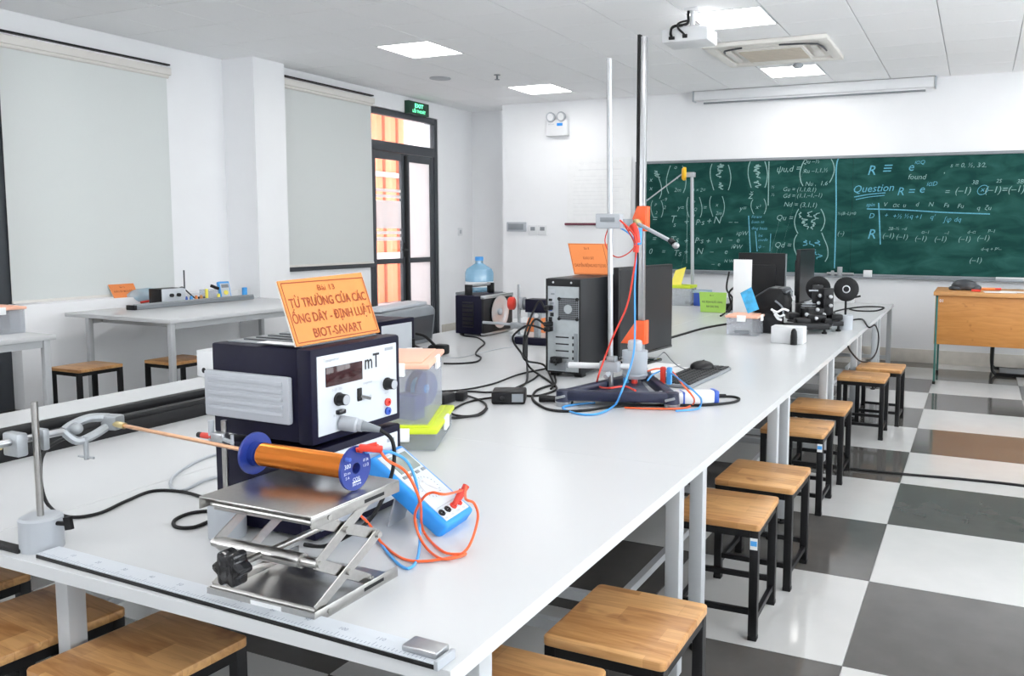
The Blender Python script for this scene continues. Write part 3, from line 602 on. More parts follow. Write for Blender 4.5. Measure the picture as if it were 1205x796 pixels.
for o_, q_, t_ in zip([(-1.099, 11.04, 1.535), (-0.938, 11.04, 1.526), (-0.721, 11.04, 1.507), (-0.498, 11.04, 1.499), (-0.232, 11.04, 1.502), (-0.027, 11.04, 1.514), (-0.099, 11.04, 1.25)], [(-1.032, 11.04, 1.63), (-0.873, 11.04, 1.631), (-0.646, 11.04, 1.591), (-0.386, 11.04, 1.582), (-0.133, 11.04, 1.594), (0.088, 11.04, 1.606), (0.024, 11.04, 1.394)], ('2B–½', '–d', 'α–1', '–1', 'd–α', 'P–1', 'd–q + P²–')): ck(cw, '(–1)', o_, .085); ck(cw, t_, q_, .055)
tag(cw.out('chalk_writing', 'chalk_w', bd, smooth=False), 'white chalk handwriting', kind='stuff')
tag(cb.out('chalk_writing', 'chalk_b', bd, smooth=False), 'blue chalk handwriting', kind='stuff')

def ledge_box(name, px, sx, sz, m, lab, cat):
    o = G().box(px-sx/2, BW-.095, bz0+.001, px+sx/2, BW-.05, bz0+sz).out(name, m, bev=.004); return tag(o, lab, cat)
ledge_box('chalk_box', -1.25, .10, .085, 'white', 'small white chalk box standing on the board ledge', 'box')
o = thing('board_eraser', 'white felt board eraser lying at the right end of the board ledge', 'eraser', (.40, BW-.07, bz0))
G().box(.20, BW-.10, bz0+.001, .62, BW-.06, bz0+.022).out('felt', 'lgrey', o, bev=.003); G().box(.20, BW-.10, bz0+.022, .62, BW-.06, bz0+.04).out('holder', 'white', o, bev=.004)
o = thing('hook_clip', 'small grey metal clip standing on the board ledge beside the chalk box', 'clip', (-1.62, BW-.07, bz0))
G().cyl((-1.75, BW-.07, bz0+.035), (-1.42, BW-.07, bz0+.035), .014, n=8).out('rod', 'alu', o); G().box(-1.62, BW-.085, bz0+.001, -1.56, BW-.055, bz0+.12).out('body', 'castal', o, bev=.005); G().box(-1.70, BW-.085, bz0+.001, -1.66, BW-.055, bz0+.07).out('jaw', 'castal', o, bev=.005)

# ---------------------------------------------------------------- teacher's desk
td = thing('teacher_desk', 'teacher desk with orange brown front panel at the right by the board', 'desk', (.3, 9.95, 0))
G().box(-.41, 9.50, .945, 1.25, 10.40, .985).out('desktop', 'desktop', td, bev=.006)
G().box(-.39, 9.535, .43, 1.23, 9.56, .945).out('front_panel', 'desk', td, bev=.003)
for x in (-.385, 1.205):
    G().box(x, 9.53, .012, x+.022, 9.56, .945).out('leg', 'teal_s', td, bev=.003); G().box(x, 10.33, .012, x+.022, 10.36, .945).out('leg', 'teal_s', td, bev=.003)
    for y in (9.53, 10.33): G().box(x-.004, y-.004, 0, x+.026, y+.034, .03).out('foot', 'black_s', td, bev=.003)
    G().box(x, 9.56, .90, x+.022, 10.33, .945).out('rail', 'teal_s', td, bev=.003)
g = G(); g.text('01', (-.33, 9.5345, .875), X, Z, .045); g.out('number', 'ink_white', td, smooth=False)
o = G().ell((-.12, 9.92, 1.03), (.135, .10, .07)).ell((-.20, 9.90, 1.005), (.08, .09, .03)).ell((-.02, 9.93, 1.01), (.07, .08, .04))
for p in o.v: p.z = max(p.z, .986)
tag(o.out('cap', 'dgrey'), 'crumpled dark grey cap lying on the teacher desk', 'cap')
o = G().box(-.05, 9.70, .986, .04, 9.76, 1.008); tag(o.out('red_eraser', 'red', bev=.006), 'small red block lying on the teacher desk', 'eraser')
o = thing('marker_pen', 'orange marker pen lying on the teacher desk behind the papers', 'pen', (.14, 10.02, .986))
G().cyl((.04, 10.0, 1.0), (.18, 10.05, 1.0), .014, n=10).out('barrel', 'orange2', o); G().cyl((.18, 10.05, 1.0), (.24, 10.07, 1.0), .012, n=10).out('cap', 'red', o)
for k, (a, x, y) in enumerate(((.12, .22, 9.72), (-.2, .37, 9.78))):
    o = G().box(x-.15, y-.10, .986+k*.003, x+.15, y+.10, .988+k*.003).rot((x, y, 0), a)
    tag(o.out('paper_sheet', 'paper', smooth=False), ('white paper sheet lying flat near the front edge of the teacher desk', 'white paper sheet lying on top of another at the right of the teacher desk')[k], 'paper', 'papers on the teacher desk')
# sled-base chair behind it
ch = thing('office_chair', 'black tubular sled base chair tucked in behind the teacher desk', 'chair', (.5, 10.6, 0))
for s, y in ((0, 10.42), (1, 10.88)):
    G().tube([(.20, y, .45), (.195, y, .12), (.22, y, .03), (.30, y, .018), (.72, y, .018), (.80, y, .04), (.82, y, .45), (.86, y, .88)], .018, 8).out('side_tube', 'black_s', ch)
G().box(.18, 10.40, .45, .84, 10.90, .50).out('seat', 'black', ch, bev=.015); G().box(.82, 10.42, .62, .87, 10.88, .92).out('backrest', 'black', ch, bev=.015)
G().box(.28, 10.43, .008, .56, 10.87, .03).out('foot_plate', 'mgrey', ch, bev=.004)

# ================================================================ tables and stools
TZ = 0.75; ML = 1.5527; Y0 = 1.306
def make_table(lx0, lx1, dx, label, group):
    """local frame: origin at the floor, left front corner; top dx wide, ML long"""
    t = thing('lab_table', label, 'table', (0, 0, 0), 0, group)
    G().box(.0004, .0003, TZ-.034, dx-.0004, ML-.0003, TZ).out('tabletop', 'top', t, rel=True, bev=.0008, seg=1)
    ya, yb = .14, ML-.13
    for x in (lx0, lx1):
        for y in (ya, yb):
            G().box(x-.026, y-.026, .03, x+.026, y+.026, TZ-.034).out('leg', 'steel_w', t, rel=True, bev=.004)
            G().cyl((x, y, 0), (x, y, .012), .024, n=12).cyl((x, y, .012), (x, y, .03), .010, n=8).out('foot', 'rubber', t, rel=True)
    for y in (ya, yb):
        G().box(lx0+.026, y-.015, TZ-.085, lx1-.026, y+.015, TZ-.035).out('apron', 'steel_w', t, rel=True)
        G().box(lx0+.026, y-.015, .10, lx1-.026, y+.015, .14).out('stretcher', 'steel_w', t, rel=True)
    for x in (lx0+.10, lx1-.10): G().box(x-.015, ya+.026, TZ-.085, x+.015, yb-.026, TZ-.035).out('apron', 'steel_w', t, rel=True)
    xm = lx1-.30
    G().box(xm-.015, ya-.012, .1405, xm+.015, yb+.012, .172).out('stretcher', 'steel_w', t, rel=True)
    return t
rw = ('carrying the scissor jack and the ruler', 'with the mains adapter, second from the camera', 'under the tripod stand and keyboard', 'under the clear box with the pink lid', 'under the black optical bench', 'at the far end of the right row by the board')
lw = ('under the near end of the long black rail', 'under the far end of the long black rail', 'under the dark carrying case', 'under the box lamp', 'in the left row, second from its far end', 'at the far end of the left row')
tr_ = make_table(.24, 1.545, 1.578, 'white laminate lab table '+rw[0], 'right row of white lab tables'); tr_.location = (-2.473, Y0, 0)
for k in range(1, 6): dup(tr_, (-2.473, Y0+k*ML, 0), None, 'white laminate lab table '+rw[k])
tl_ = make_table(.035, 1.34, 1.578, 'white laminate lab table '+lw[0], 'left row of white lab tables'); tl_.location = (-4.053, Y0, 0)
for k in range(1, 6): dup(tl_, (-4.053, Y0+k*ML, 0), None, 'white laminate lab table '+lw[k])

SH = .47
def make_stool(label, group):
    t = thing('stool', label, 'stool', (0, 0, 0), 0, group)
    w_, d_ = .365, .395
    pl = []
    for sx, sy, a0 in ((1, 1, 0), (-1, 1, 90), (-1, -1, 180), (1, -1, 270)):
        for k in range(4):
            a = math.radians(a0+k*30); pl.append((sx*(w_/2-.018)+.018*math.cos(a), sy*(d_/2-.018)+.018*math.sin(a)))
    G().prism(pl, (0, 0, SH-.026), X, Y, .026).out('seat', 'seat', t, rel=True, bev=.004)
    lx, ly, h = w_/2-.022, d_/2-.022, .017
    for sx in (-1, 1):
        for sy in (-1, 1):
            l = G().box(sx*lx-h, sy*ly-h, .004, sx*lx+h, sy*ly+h, SH-.026).out('leg', 'black_s', t, rel=True, bev=.002)
            G().box(sx*lx-h-.001, sy*ly-h-.001, 0, sx*lx+h+.001, sy*ly+h+.001, .018).out('foot_cap', 'rubber', l, rel=True, bev=.002)
    for sy in (-1, 1): 
        G().box(-lx+h, sy*ly-h+.002, SH-.056, lx-h, sy*ly+h-.002, SH-.027).out('apron', 'black_s', t, rel=True)
        G().box(-lx+h, sy*ly-.009, .10, lx-h, sy*ly+.009, .122).out('stretcher', 'black_s', t, rel=True)
    for sx in (-1, 1):
        G().box(sx*lx-h+.002, -ly+h, SH-.056, sx*lx+h-.002, ly-h, SH-.027).out('apron', 'black_s', t, rel=True)
        G().box(sx*lx-.009, -ly+h, .065, sx*lx+.009, ly-h, .087).out('stretcher', 'black_s', t, rel=True)
    return t
st = make_stool('', 'stools around the white lab tables')
S_ = [(-.885, 2.20, 0, 'square wooden stool nearest the camera with its whole seat in view', 0),
      (-.910, 3.335, .02, 'square wooden stool with a leg sticker, just beyond the first gap in the row', 1),
      (-.875, 3.86, -.02, 'square wooden stool right behind the nearest one with a leg sticker', 0),
      (-.925, 4.94, 0, 'square wooden stool with a leg sticker, the farther of the two stickered ones', 1),
      (-.905, 5.595, 0, 'square wooden stool right behind the farther stickered one', 0),
      (-.79, 6.92, 0, 'square wooden stool second from the far end of the right side row', 0),
      (-.712, 7.46, -.02, 'square wooden stool farthest from the camera in the right side row', 0),
      (-1.01, 1.72, 0, 'square wooden stool cut off by the bottom edge below the nearest full seat', 0),
      (-2.00, 1.475, -.06, 'square wooden stool under the near table end, right of the grey table leg', 0),
      (-2.475, 1.46, -.09, 'square wooden stool under the near table end, left of the grey table leg', 0),
      (-2.985, 1.50, -.05, 'square wooden stool in the bottom left corner of the photograph', 0)]
for k, (x, y, r, lab, stk) in enumerate(S_):
    o = st if k == 0 else dup(st)
    o.location = (x, y, 0); o.rotation_euler = (0, 0, r); o['label'] = lab
    if stk:
        a = G().box(.146, -.1955, SH-.10, .175, -.1925, SH-.055).out('sticker', 'paper', o, rel=True, smooth=False)
        G().box(.148, -.1962, SH-.085, .173, -.1955, SH-.065).out('sticker_print', 'blue_l', a, rel=True, smooth=False)
for (x, y, r, lab) in ((-6.68, 4.56, .0, 'small wooden stool by the left wall, beside the near leg of the side table'), (-6.33, 5.15, .0, 'small wooden stool tucked under the side table, partly hidden behind its front leg')):
    o = dup(st, (x, y, 0), r, lab); o['group'] = 'stools at the side tables'

# side tables along the window wall
def side_table(x0, y0, x1, y1, z, lab):
    t = thing('side_table', lab, 'table', ((x0+x1)/2, (y0+y1)/2, 0), 0, 'white tables along the window wall')
    G().box(x0, y0, z-.035, x1, y1, z).out('tabletop', 'top', t, bev=.003)
    for x in (x0+.28, x1-.03):
        for y in (y0+.03, y1-.06):
            G().box(x-.022, y-.022, 0.02, x+.022, y+.022, z-.035).out('leg', 'steel_w', t, bev=.004)
            G().cyl((x, y, 0), (x, y, .02), .024, n=10).out('foot', 'rubber', t)
    for y in (y0+.03, y1-.06): G().box(x0+.308, y+.12*(1 if y < (y0+y1)/2 else -1)-.015, z-.085, x1-.058, y+.12*(1 if y < (y0+y1)/2 else -1)+.015, z-.036).out('apron', 'steel_w', t)
    for x in (x0+.28, x1-.03): G().box(x-.015, y0+.058, z-.085, x+.015, y1-.088, z-.036).out('apron', 'steel_w', t)
    return t
SZ = .85
side_table(-7.38, 4.86, -6.05, 6.90, SZ, 'white table by the window wall holding the grey rail and the blue meter')
side_table(-7.25, 2.2, -5.92, 3.83, SZ, 'white table at the left edge of the photograph with a clear box on it')

# ================================================================ near instruments
# two stacked instrument cases, front panels facing +X
bx0, bx1, by0, by1 = -1.965, -1.600, 1.708, 2.080
def case(z0, z1, lab, name):
    t = thing(name, lab, 'instrument', ((bx0+bx1)/2, (by0+by1)/2, z0))
    G().box(bx0, by0, z0+.012, bx1-.05, by1, z1).out('case', 'navy', t, bev=.006)
    G().box(bx1-.052, by0-.003, z0+.008, bx1, by1+.003, z1+.002).out('front_bezel', 'navy', t, bev=.008)
    G().box(bx1-.004, by0+.018, z0+.03, bx1+.0025, by1-.018, z1-.02).out('front_panel', 'panel', t, bev=.001)
    for x in (bx0+.05, bx1-.07):
        for y in (by0+.05, by1-.05): G().cyl((x, y, z0), (x, y, z0+.013), .014, n=12).out('foot', 'rubber', t)
    return t
te = case(1.012, 1.280, 'navy digital field meter with a white front panel, upper of the two stacked cases', 'digital_meter')
fx = bx1+.0026
g = G().box(bx0-.012, by0-.020, 1.075, bx1-.065, by0-.002, 1.205)
hd = g.out('side_handle', 'ribgrey', te, bev=.006)
for k in range(5): G().box(bx0+.005, by0-.0235, 1.095+k*.021, bx1-.085, by0-.0195, 1.107+k*.021).out('rib', 'ribgrey', hd, bev=.0015)
G().box(bx0+.03, by0+.03, 1.2795, bx1-.06, by1-.03, 1.285).out('top_cover', 'mgrey', te, bev=.003)
for k in range(6): G().box(bx0+.06, by0+.06+k*.045, 1.2849, bx1-.10, by0+.075+k*.045, 1.2885).out('top_rib', 'dgrey', te, smooth=False)
# front controls: photo fractions of the panel (s across = +Y, t down)
def fp(s, t): return Vector((fx, by0+.018+s*(by1-by0-.036), 1.260-t*(1.260-1.042)))
def frect(g, s0, t0, s1, t1, th=.002):
    a, b = fp(s0, t1), fp(s1, t0); return g.box(fx-.001, a.y, a.z, fx+th, b.y, b.z)
frect(G(), .09, .155, .53, .40, .003).out('display', 'lens_red', te, bev=.001)
g = G(); g.text('mT', fp(.66, .28), Y, Z, .058, .06, bold=-.004); g.text('0–20  200', fp(.22, .47), Y, Z, .010); g.text('Offset', fp(.86, .49), Y, Z, .010)
g.text('Teslameter', fp(.16, .085), Y, Z, .014); g.text('tangential', fp(.60, .475), Y, Z, .010); g.text('axial', fp(.62, .66), Y, Z, .010); g.text('B-probe', fp(.22, .80), Y, Z, .010)
g.text('±2 V', fp(.85, .68), Y, Z, .009)
frect(g, .84, .045, .95, .085, .0006)
g.out('panel_printing', 'ink_grey', te, smooth=False)
g = G(); g.text('mT', fp(.66, .28)+Vector((.0006, 0, 0)), Y, Z, .060, .064, bold=.01); g.out('unit_lettering', 'ink', te, smooth=False)
for (s, t, lab) in ((.235, .585, None), (.86, .545, None)):
    c = fp(s, t); k = G().lathe(c, X, [(0, .019), (.004, .019), (.006, .0165), (.028, .015)], 20).out('knob', 'black', te)
    G().lathe(c+Vector((.0278, 0, 0)), X, [(0, .0135), (.0012, .0135), (.0014, 0)], 18).out('knob_cap', 'lgrey', k)
c = fp(.50, .60); lv = G().box(fx-.001, c.y-.012, c.z-.018, fx+.004, c.y+.006, c.z+.020).out('rocker_switch', 'black', te, bev=.002)
G().bar(c+Vector((.002, 0, -.004)), c+Vector((.018, .024, -.014)), .009, .008, X).out('lever', 'black_g', lv)
c = fp(.24, .745); G().box(fx-.001, c.y-.014, c.z-.007, fx+.014, c.y+.014, c.z+.006).out('slide_button', 'black_g', te, bev=.003)
for t, m_ in ((.80, 'red'), (.925, 'blue_d')):
    c = fp(.86, t-.0); G().lathe(c, X, [(0, .012), (.006, .012), (.007, .005), (.003, .005), (.002, 0)], 16).out('socket', m_, te)

lo = case(.750, 1.006, 'navy instrument case with a white front, lower of the two stacked cases', 'power_supply')
g = G()
def fq(s, t): return Vector((fx, by0+.018+s*(by1-by0-.036), .986-t*(.986-.78)))
g.text('High Current Power Supply  0–20 A', fq(.33, .10), Y, Z, .012); g.box(fx, fq(.85, 0).y, .962, fx+.0006, fq(.95, 0).y, .972)
g.text('OUTPUT', fq(.80, .34), Y, Z, .010); g.text('I', fq(.78, .55), Y, Z, .012)
g.out('panel_printing', 'ink_grey', lo, smooth=False)
for s, t, m_ in ((.62, .80, 'red'), (.80, .80, 'black')):
    c = fq(s, t); G().lathe(c, X, [(0, .017), (.012, .017), (.014, .008), (.006, .008), (.005, 0)], 16).out('socket', m_, lo)
c = fq(.72, .38); G().lathe(c, X, [(0, .016), (.004, .016), (.006, .014), (.024, .013)], 18).out('knob', 'black', lo)
# probe plug and its lead
pl = thing('probe_plug', 'grey round plug in the meter front with a black lead running down', 'plug', (fx, 1.82, 1.06))
c = fp(.26, .90)
G().lathe(c, (1, .35, -.12), [(0, .021), (.045, .021), (.05, .017), (.062, .017)], 18).out('plug_body', 'lgrey', pl)
d_ = Vector((1, .35, -.12)).normalized(); G().lathe(c+d_*.06, (1, .6, -.3), [(0, .015), (.05, .008)], 14).out('strain_relief', 'mgrey', pl)
e_ = c+d_*.06+Vector((1, .6, -.3)).normalized()*.048
G().tube([e_, e_+Vector((.025, .022, -.03)), e_+Vector((.03, .025, -.09)), e_+Vector((.02, .01, -.16)), e_+Vector((.012, -.04, -.225)), e_+Vector((.02, -.12, -.2445)), (-1.56, 1.70, .7555), (-1.62, 1.685, .7555)], .0055).out('lead', 'rubber', pl)

# orange card standing on the meter
def card(name, lab, cat, bl, br, tr, tl, lines, m='orange', ink='ink_red', t=.005, stand=True, border=True, back=None):
    """leaning card; lines = (text, v fraction, width fraction, cap height fraction, bold)"""
    bl, br, tr, tl = map(Vector, (bl, br, tr, tl)); base = (bl+br)/2
    o = thing(name, lab, cat, base); u = br-bl; v = tl-bl; un, vn = u.normalized(), v.normalized(); n = un.cross(v).normalized(); vn = n.cross(un)
    G().quad4(bl, br, tr, tl, t).out('board', m, o, bev=.001, seg=1)
    W_, H_ = u.length, v.length
    G().quad4(bl-n*(t+.0002), br-n*(t+.0002), tr-n*(t+.0002), tl-n*(t+.0002), .0035).out('backing', 'cardback', o)
    if stand:
        p = bl+u*.36-n*(t+.004)+v*.75; q = bl+u*.64-n*(t+.004)+v*.75; dn = -n*(.45*H_)
        dn = Vector((dn.x, dn.y, 0)); lo_ = Vector((0, 0, (bl.z-p.z)+.002))
        G().quad4(p+dn+lo_, q+dn+lo_, q, p, .003).out('prop', 'cardback', o)
    if border:
        g = G(); e = .022*W_
        for a, b in (((e, e), (W_-e, e)), ((W_-e, e), (W_-e, H_-e)), ((W_-e, H_-e), (e, H_-e)), ((e, H_-e), (e, e))): g.stroke([a, b], bl, u.normalized(), (tl-bl).normalized(), .003, .0005)
        g.out('border_line', ink, o, smooth=False)
    for (tx, fv, wf, hf, bo) in lines:
        G().text(tx, bl+u*.5+v*fv, un, v, hf*H_/.72, wf*W_ if wf else None, bold=bo, lift=.0006).out('lettering', ink, o, smooth=False)
    return o
cz = 1.2892
card('table_sign', 'orange card on the navy meter with four lines of red brown text', 'sign', (-1.640, 1.700, cz), (-1.650, 2.055, cz), (-1.716, 2.052, 1.470), (-1.700, 1.697, 1.462),
     (('Bài 13', .805, .20, .095, .0), ('TỪ TRƯỜNG CỦA CÁC', .575, .90, .145, .016), ('ỐNG DÂY - ĐỊNH LUẬT', .335, .93, .145, .016), ('BIOT-SAVART', .09, .58, .145, .016)))
o = G().box(-1.80, 1.715, 1.2886, -1.665, 1.755, 1.2896); tag(o.out('paper_slip', 'paper', smooth=False), 'thin white paper slip on top of the navy meter behind the card', 'paper')

# scissor jack
jk = thing('scissor_jack', 'stainless steel scissor jack with a black star knob on the near table', 'lab jack', (-1.43, 1.49, TZ))
jx0, jx1, jy0, jy1 = -1.590, -1.270, 1.345, 1.632
g = G().box(jx0, jy0, TZ, jx1, jy1, TZ+.004)
g.box(jx0, jy0, TZ+.004, jx1, jy0+.003, TZ+.026)
bp = g.out('base_plate', 'steel', jk)
for x in (jx0, jx1-.003):
    G().box(x, jy0+.003, TZ+.004, x+.003, jy1, TZ+.027).out('side_rim', 'steel', bp, bev=.001)
    xx = x-.0006 if x == jx0 else x+.0028
    G().box(xx, jy1-.125, TZ+.010, xx+.0009, jy1-.055, TZ+.018).out('slot', 'black', bp, smooth=False)
    G().cyl((x-.004, jy0+.045, TZ+.013), (x+.007, jy0+.045, TZ+.013), .006, n=10).out('rivet', 'steel', bp)
TP = .993
g = G().box(jx0-.006, jy0-.008, TP-.004, jx1+.006, jy1+.004, TP)
tp = g.out('top_plate', 'steel', jk, bev=.002)
for x in (jx0-.006, jx1+.003):
    G().box(x, jy0-.008, TP-.030, x+.003, jy1+.004, TP-.004).out('side_rim', 'steel', tp, bev=.001)
    xx = x-.0006 if x < -1.5 else x+.0028
    G().box(xx, jy1-.125, TP-.021, xx+.0009, jy1-.055, TP-.013).out('slot', 'black', tp, smooth=False)
    G().cyl((x-.004, jy0+.045, TP-.017), (x+.007, jy0+.045, TP-.017), .006, n=10).out('rivet', 'steel', tp)
g = G(); g.text('LAB JACK', (-1.33, jy0-.0002, TZ+.008), X, Z, .006); 
G().box(-1.455, jy0-.0008, TZ+.007, -1.365, jy0, TZ+.022).out('rating_label', 'paper', bp, smooth=False)
mz = .877; yf, yb = 1.367, 1.566
for s, x in ((-1, jx0+.012), (1, jx1-.012)):
    xo = x+s*.004; xi = x-s*.004
    for p, q, xx in (((1.358, .775), (yb, mz), xo), ((yf, mz), (1.545, .772), xi), ((yf, mz), (1.540, .972), xo), ((yb, mz), (1.362, .972), xi)):
        G().bar((xx, p[0], p[1]), (xx, q[0], q[1]), .026, .0035, (0, 0, 1)).out('scissor_arm', 'steel', jk, bev=.001, seg=1)
    for y, z in ((1.462, .824), (1.456, .925), (yf, mz), (yb, mz)):
        G().cyl((x-.010*s, y, z), (x+.013*s, y, z), .0075, n=12).out('pivot_bolt', 'steel', jk)
G().cyl((jx0+.004, yf, mz), (jx1-.004, yf, mz), .011, n=16).cyl((jx0+.03, yf, mz), (jx1-.05, yf, mz), .0165, n=20).out('front_crossbar', 'steel', jk)
G().cyl((jx0+.004, yb, mz), (jx1-.004, yb, mz), .010, n=16).out('rear_crossbar', 'steel_d', jk)
for y, z in ((1.362, .970), (1.540, .968), (1.545, .776), (1.358, .776)): G().cyl((jx0+.006, y, z), (jx1-.006, y, z), .006, n=10).out('guide_rod', 'steel_d', jk)
sr = G().cyl((-1.43, 1.285, mz), (-1.43, 1.60, mz), .0075, n=12).out('lead_screw', 'steel', jk)
g = G(); nb = 6
prof = []
for i in range(48):
    a = 2*PI*i/48; r = .037+.0055*math.cos(nb*a); prof.append((r*math.cos(a), r*math.sin(a)))
kb = g.prism(prof, (-1.43, 1.295, mz), X, Z, .038).out('star_knob', 'black_g', jk, bev=.006)

# coil on the jack
co = thing('solenoid_coil', 'copper wound solenoid with royal blue end flanges lying on the scissor jack', 'coil', (-1.455, 1.525, TP))
cc = 1.525; czz = TP+.0525
for x, nm in ((-1.617, 0), (-1.305, 1)):
    f_ = G().ring((x, cc, czz), X, .052, .0135, .007, 40).out('flange', 'blue_fl', co)
    G().ring((x+(.012 if nm == 0 else -.012), cc, czz), X, .031, .0135, .018, 28).out('collar', 'blue_fl', f_)
    if nm:
        g = G()
        fo = Vector((x+.0037, cc, czz))
        for tx, dy, dz, h in (('300', -.030, .006, .015), ('22 cm', -.032, -.008, .009), ('5 A', -.031, -.019, .009), ('Ø 26', .033, .010, .009), ('1.2 Ω', .033, -.003, .009), ('COIL', .0, -.029, .012), ('300 turns', 0, -.040, .008)): g.text(tx, fo+Vector((0, dy, dz)), Y, Z, h)
        g.box(fo.x, cc-.014, czz-.033, fo.x+.0005, cc+.014, czz-.0305)
        g.out('lettering', 'ink_white', f_, smooth=False)
G().lathe((-1.612, cc, czz), X, [(0, .0135), (0, .026), (.303, .026), (.303, .0135)], 32, True).out('former', 'blue_fl', co)
wn = G().lathe((-1.592, cc, czz), X, [(0, .0265)]+[(.0022+.0044*k+d, .0275+e) for k in range(60) for d, e in ((0, .0011), (.0022, 0))]+[(.266, .0265)], 28).out('winding', 'wire', co)
for dy, dz, m_ in ((.005, .041, 'red'), (-.035, .030, 'blue_d')): G().cyl((-1.3015, cc+dy, czz+dz), (-1.288, cc+dy, czz+dz), .0045, n=10).out('terminal', m_, co)

# digital multimeter leaning on its bail
mm = thing('multimeter', 'bright blue digital multimeter propped on its stand beside the scissor jack', 'multimeter', (-1.45, 1.965, TZ))
fb0 = Vector((-1.305, 1.890, .783)); ud = Vector((-.014, .160, 0)).normalized(); vd = Vector((-.245, -.005, .172)).normalized(); nd = ud.cross(vd).normalized()
Wm, Hm, Tm = .163, .302, .052
ctr = fb0+ud*Wm/2+vd*Hm/2-nd*Tm/2
G().obox(ctr, (Wm, Hm, Tm), ud, vd).out('holster', 'blue_m', mm, bev=.012, seg=3)
def mp(s, t): return fb0+ud*(Wm*s)+vd*(Hm*t)
G().obox(mp(.5, .5)+nd*.0006, (Wm*.80, Hm*.90, .004), ud, vd).out('face_plate', 'panel', mm, bev=.0015)
G().obox(mp(.5, .79)+nd*.0032, (Wm*.62, Hm*.22, .003), ud, vd).out('display', 'lcd', mm, bev=.001)
g = G(); g.text('DIGITAL MULTIMETER', mp(.42, .92)+nd*.0028, ud, vd, .008)
for k in range(20):
    a = 2*PI*k/20+.1; g.stroke([(.036*math.cos(a), .036*math.sin(a)), (.042*math.cos(a), .042*math.sin(a))], mp(.5, .44)+nd*.0028, ud, vd, .003)
for s, tx in ((.2, '10A'), (.4, 'mA'), (.6, 'COM'), (.8, 'VΩ')): g.text(tx, mp(s, .065)+nd*.0028, ud, vd, .009)
for k in range(4): g.stroke([(-.05, 0), (.05, 0)], mp(.5, .20-.028*k)+nd*.0028, ud, vd, .0012)
g.out('printing', 'ink_grey', mm, smooth=False)
for k in range(4): G().obox(mp(.2+.2*k, .635)+nd*.0035, (.018, .010, .004), ud, vd).out('button', 'mgrey', mm, bev=.001)
rd = G().lathe(mp(.5, .44)+nd*.0026, nd, [(0, .030), (.003, .030), (.005, .027), (.006, .027), (.0062, 0)], 28).out('dial', 'white', mm)
G().obox(mp(.5, .44)+nd*.013, (.010, .052, .009), (ud+vd*.6), vd).out('pointer', 'white', rd, bev=.002)
for s in (.2, .4, .6, .8): G().lathe(mp(s, .14)+nd*.002, nd, [(0, .011), (.004, .011), (.0045, .006), (.001, .006), (.0005, 0)], 16).out('jack_socket', 'red' if s > .5 else 'black', mm)
p = mp(.5, .62)-nd*Tm; q = Vector((-1.505, 1.925, TZ+.004)); q2 = q+ud*.09
G().quad4(q-ud*.035, q2-ud*.035, p+ud*.045, p-ud*.045, .006).out('bail_stand', 'lgrey', mm, bev=.001)

# test leads
def lead(name, lab, m, pts, r=.0036, cat='cable', plugs=(), group=None, k=7):
    o = G().tube(pts, r, 8, k).out(name, m); tag(o, lab, cat, group)
    for (p, q, rr, pm) in plugs:
        p = Vector(p); q = Vector(q); e = wpos(o)
        G().cyl(p, q, rr, rr*.8, 12).cyl(q, q+(q-p).normalized()*.02, .004, n=8).out('plug', pm, o)
    return o
j1, j2 = mp(.62, .14), mp(.84, .16)
d1_, d2_ = nd*.040+ud*.030+vd*.012, nd*.036+ud*.034+vd*.014
lead('test_lead', 'orange red lead from the solenoid terminal over to the blue multimeter', 'red_o',
     [(-1.262, 1.553, 1.098), (-1.273, 1.6, 1.051), (-1.277, 1.68, 0.998), (-1.266, 1.72, 0.914), (-1.377, 1.884, 0.765), (-1.248, 1.795, 0.757), (-1.19, 1.811, 0.756), (-1.225, 1.754, 0.757), (-1.32, 1.805, 0.765), (-1.348, 1.807, 0.83), (-1.295, 1.769, 0.9), (-1.269, 1.775, 0.92), (-1.238, 1.791, 0.915), j1+d1_],
     plugs=((j1+d1_*1.0, j1+d1_*.12, .0105, 'red'), ((-1.262, 1.553, 1.098), (-1.284, 1.535, 1.094), .0085, 'red')))
lead('test_lead', 'orange red lead from the power supply socket to the right socket of the multimeter', 'red_o',
     [(-1.454, 1.716, 0.85), (-1.478, 1.781, 0.8), (-1.432, 1.776, 0.757), (-1.305, 1.712, 0.756), (-1.227, 1.757, 0.755), (-1.204, 1.836, 0.756), (-1.204, 1.892, 0.82), (-1.195, 1.862, 0.875), (-1.222, 1.862, 0.885), j2+d2_],
     plugs=((j2+d2_*1.0, j2+d2_*.12, .0105, 'red'),))
lead('test_lead', 'light blue lead looping from the solenoid down to the power supply', 'blue_l',
     [(-1.294, 1.552, 1.078), (-1.311, 1.6, 1.066), (-1.318, 1.68, 1.043), (-1.301, 1.72, 1.009), (-1.288, 1.74, 0.939), (-1.364, 1.851, 0.79), (-1.291, 1.742, 0.757), (-1.269, 1.671, 0.755), (-1.346, 1.708, 0.755), (-1.502, 1.827, 0.757), (-1.515, 1.809, 0.8), (-1.467, 1.734, 0.84)])
o = G().obox((-1.272, 1.542, 1.092), (.055, .016, .016), (1, .7, -.15), Z).out('banana_plug', 'red', bev=.004)
tag(o, 'red banana plug stacked on the top terminal of the solenoid', 'plug')

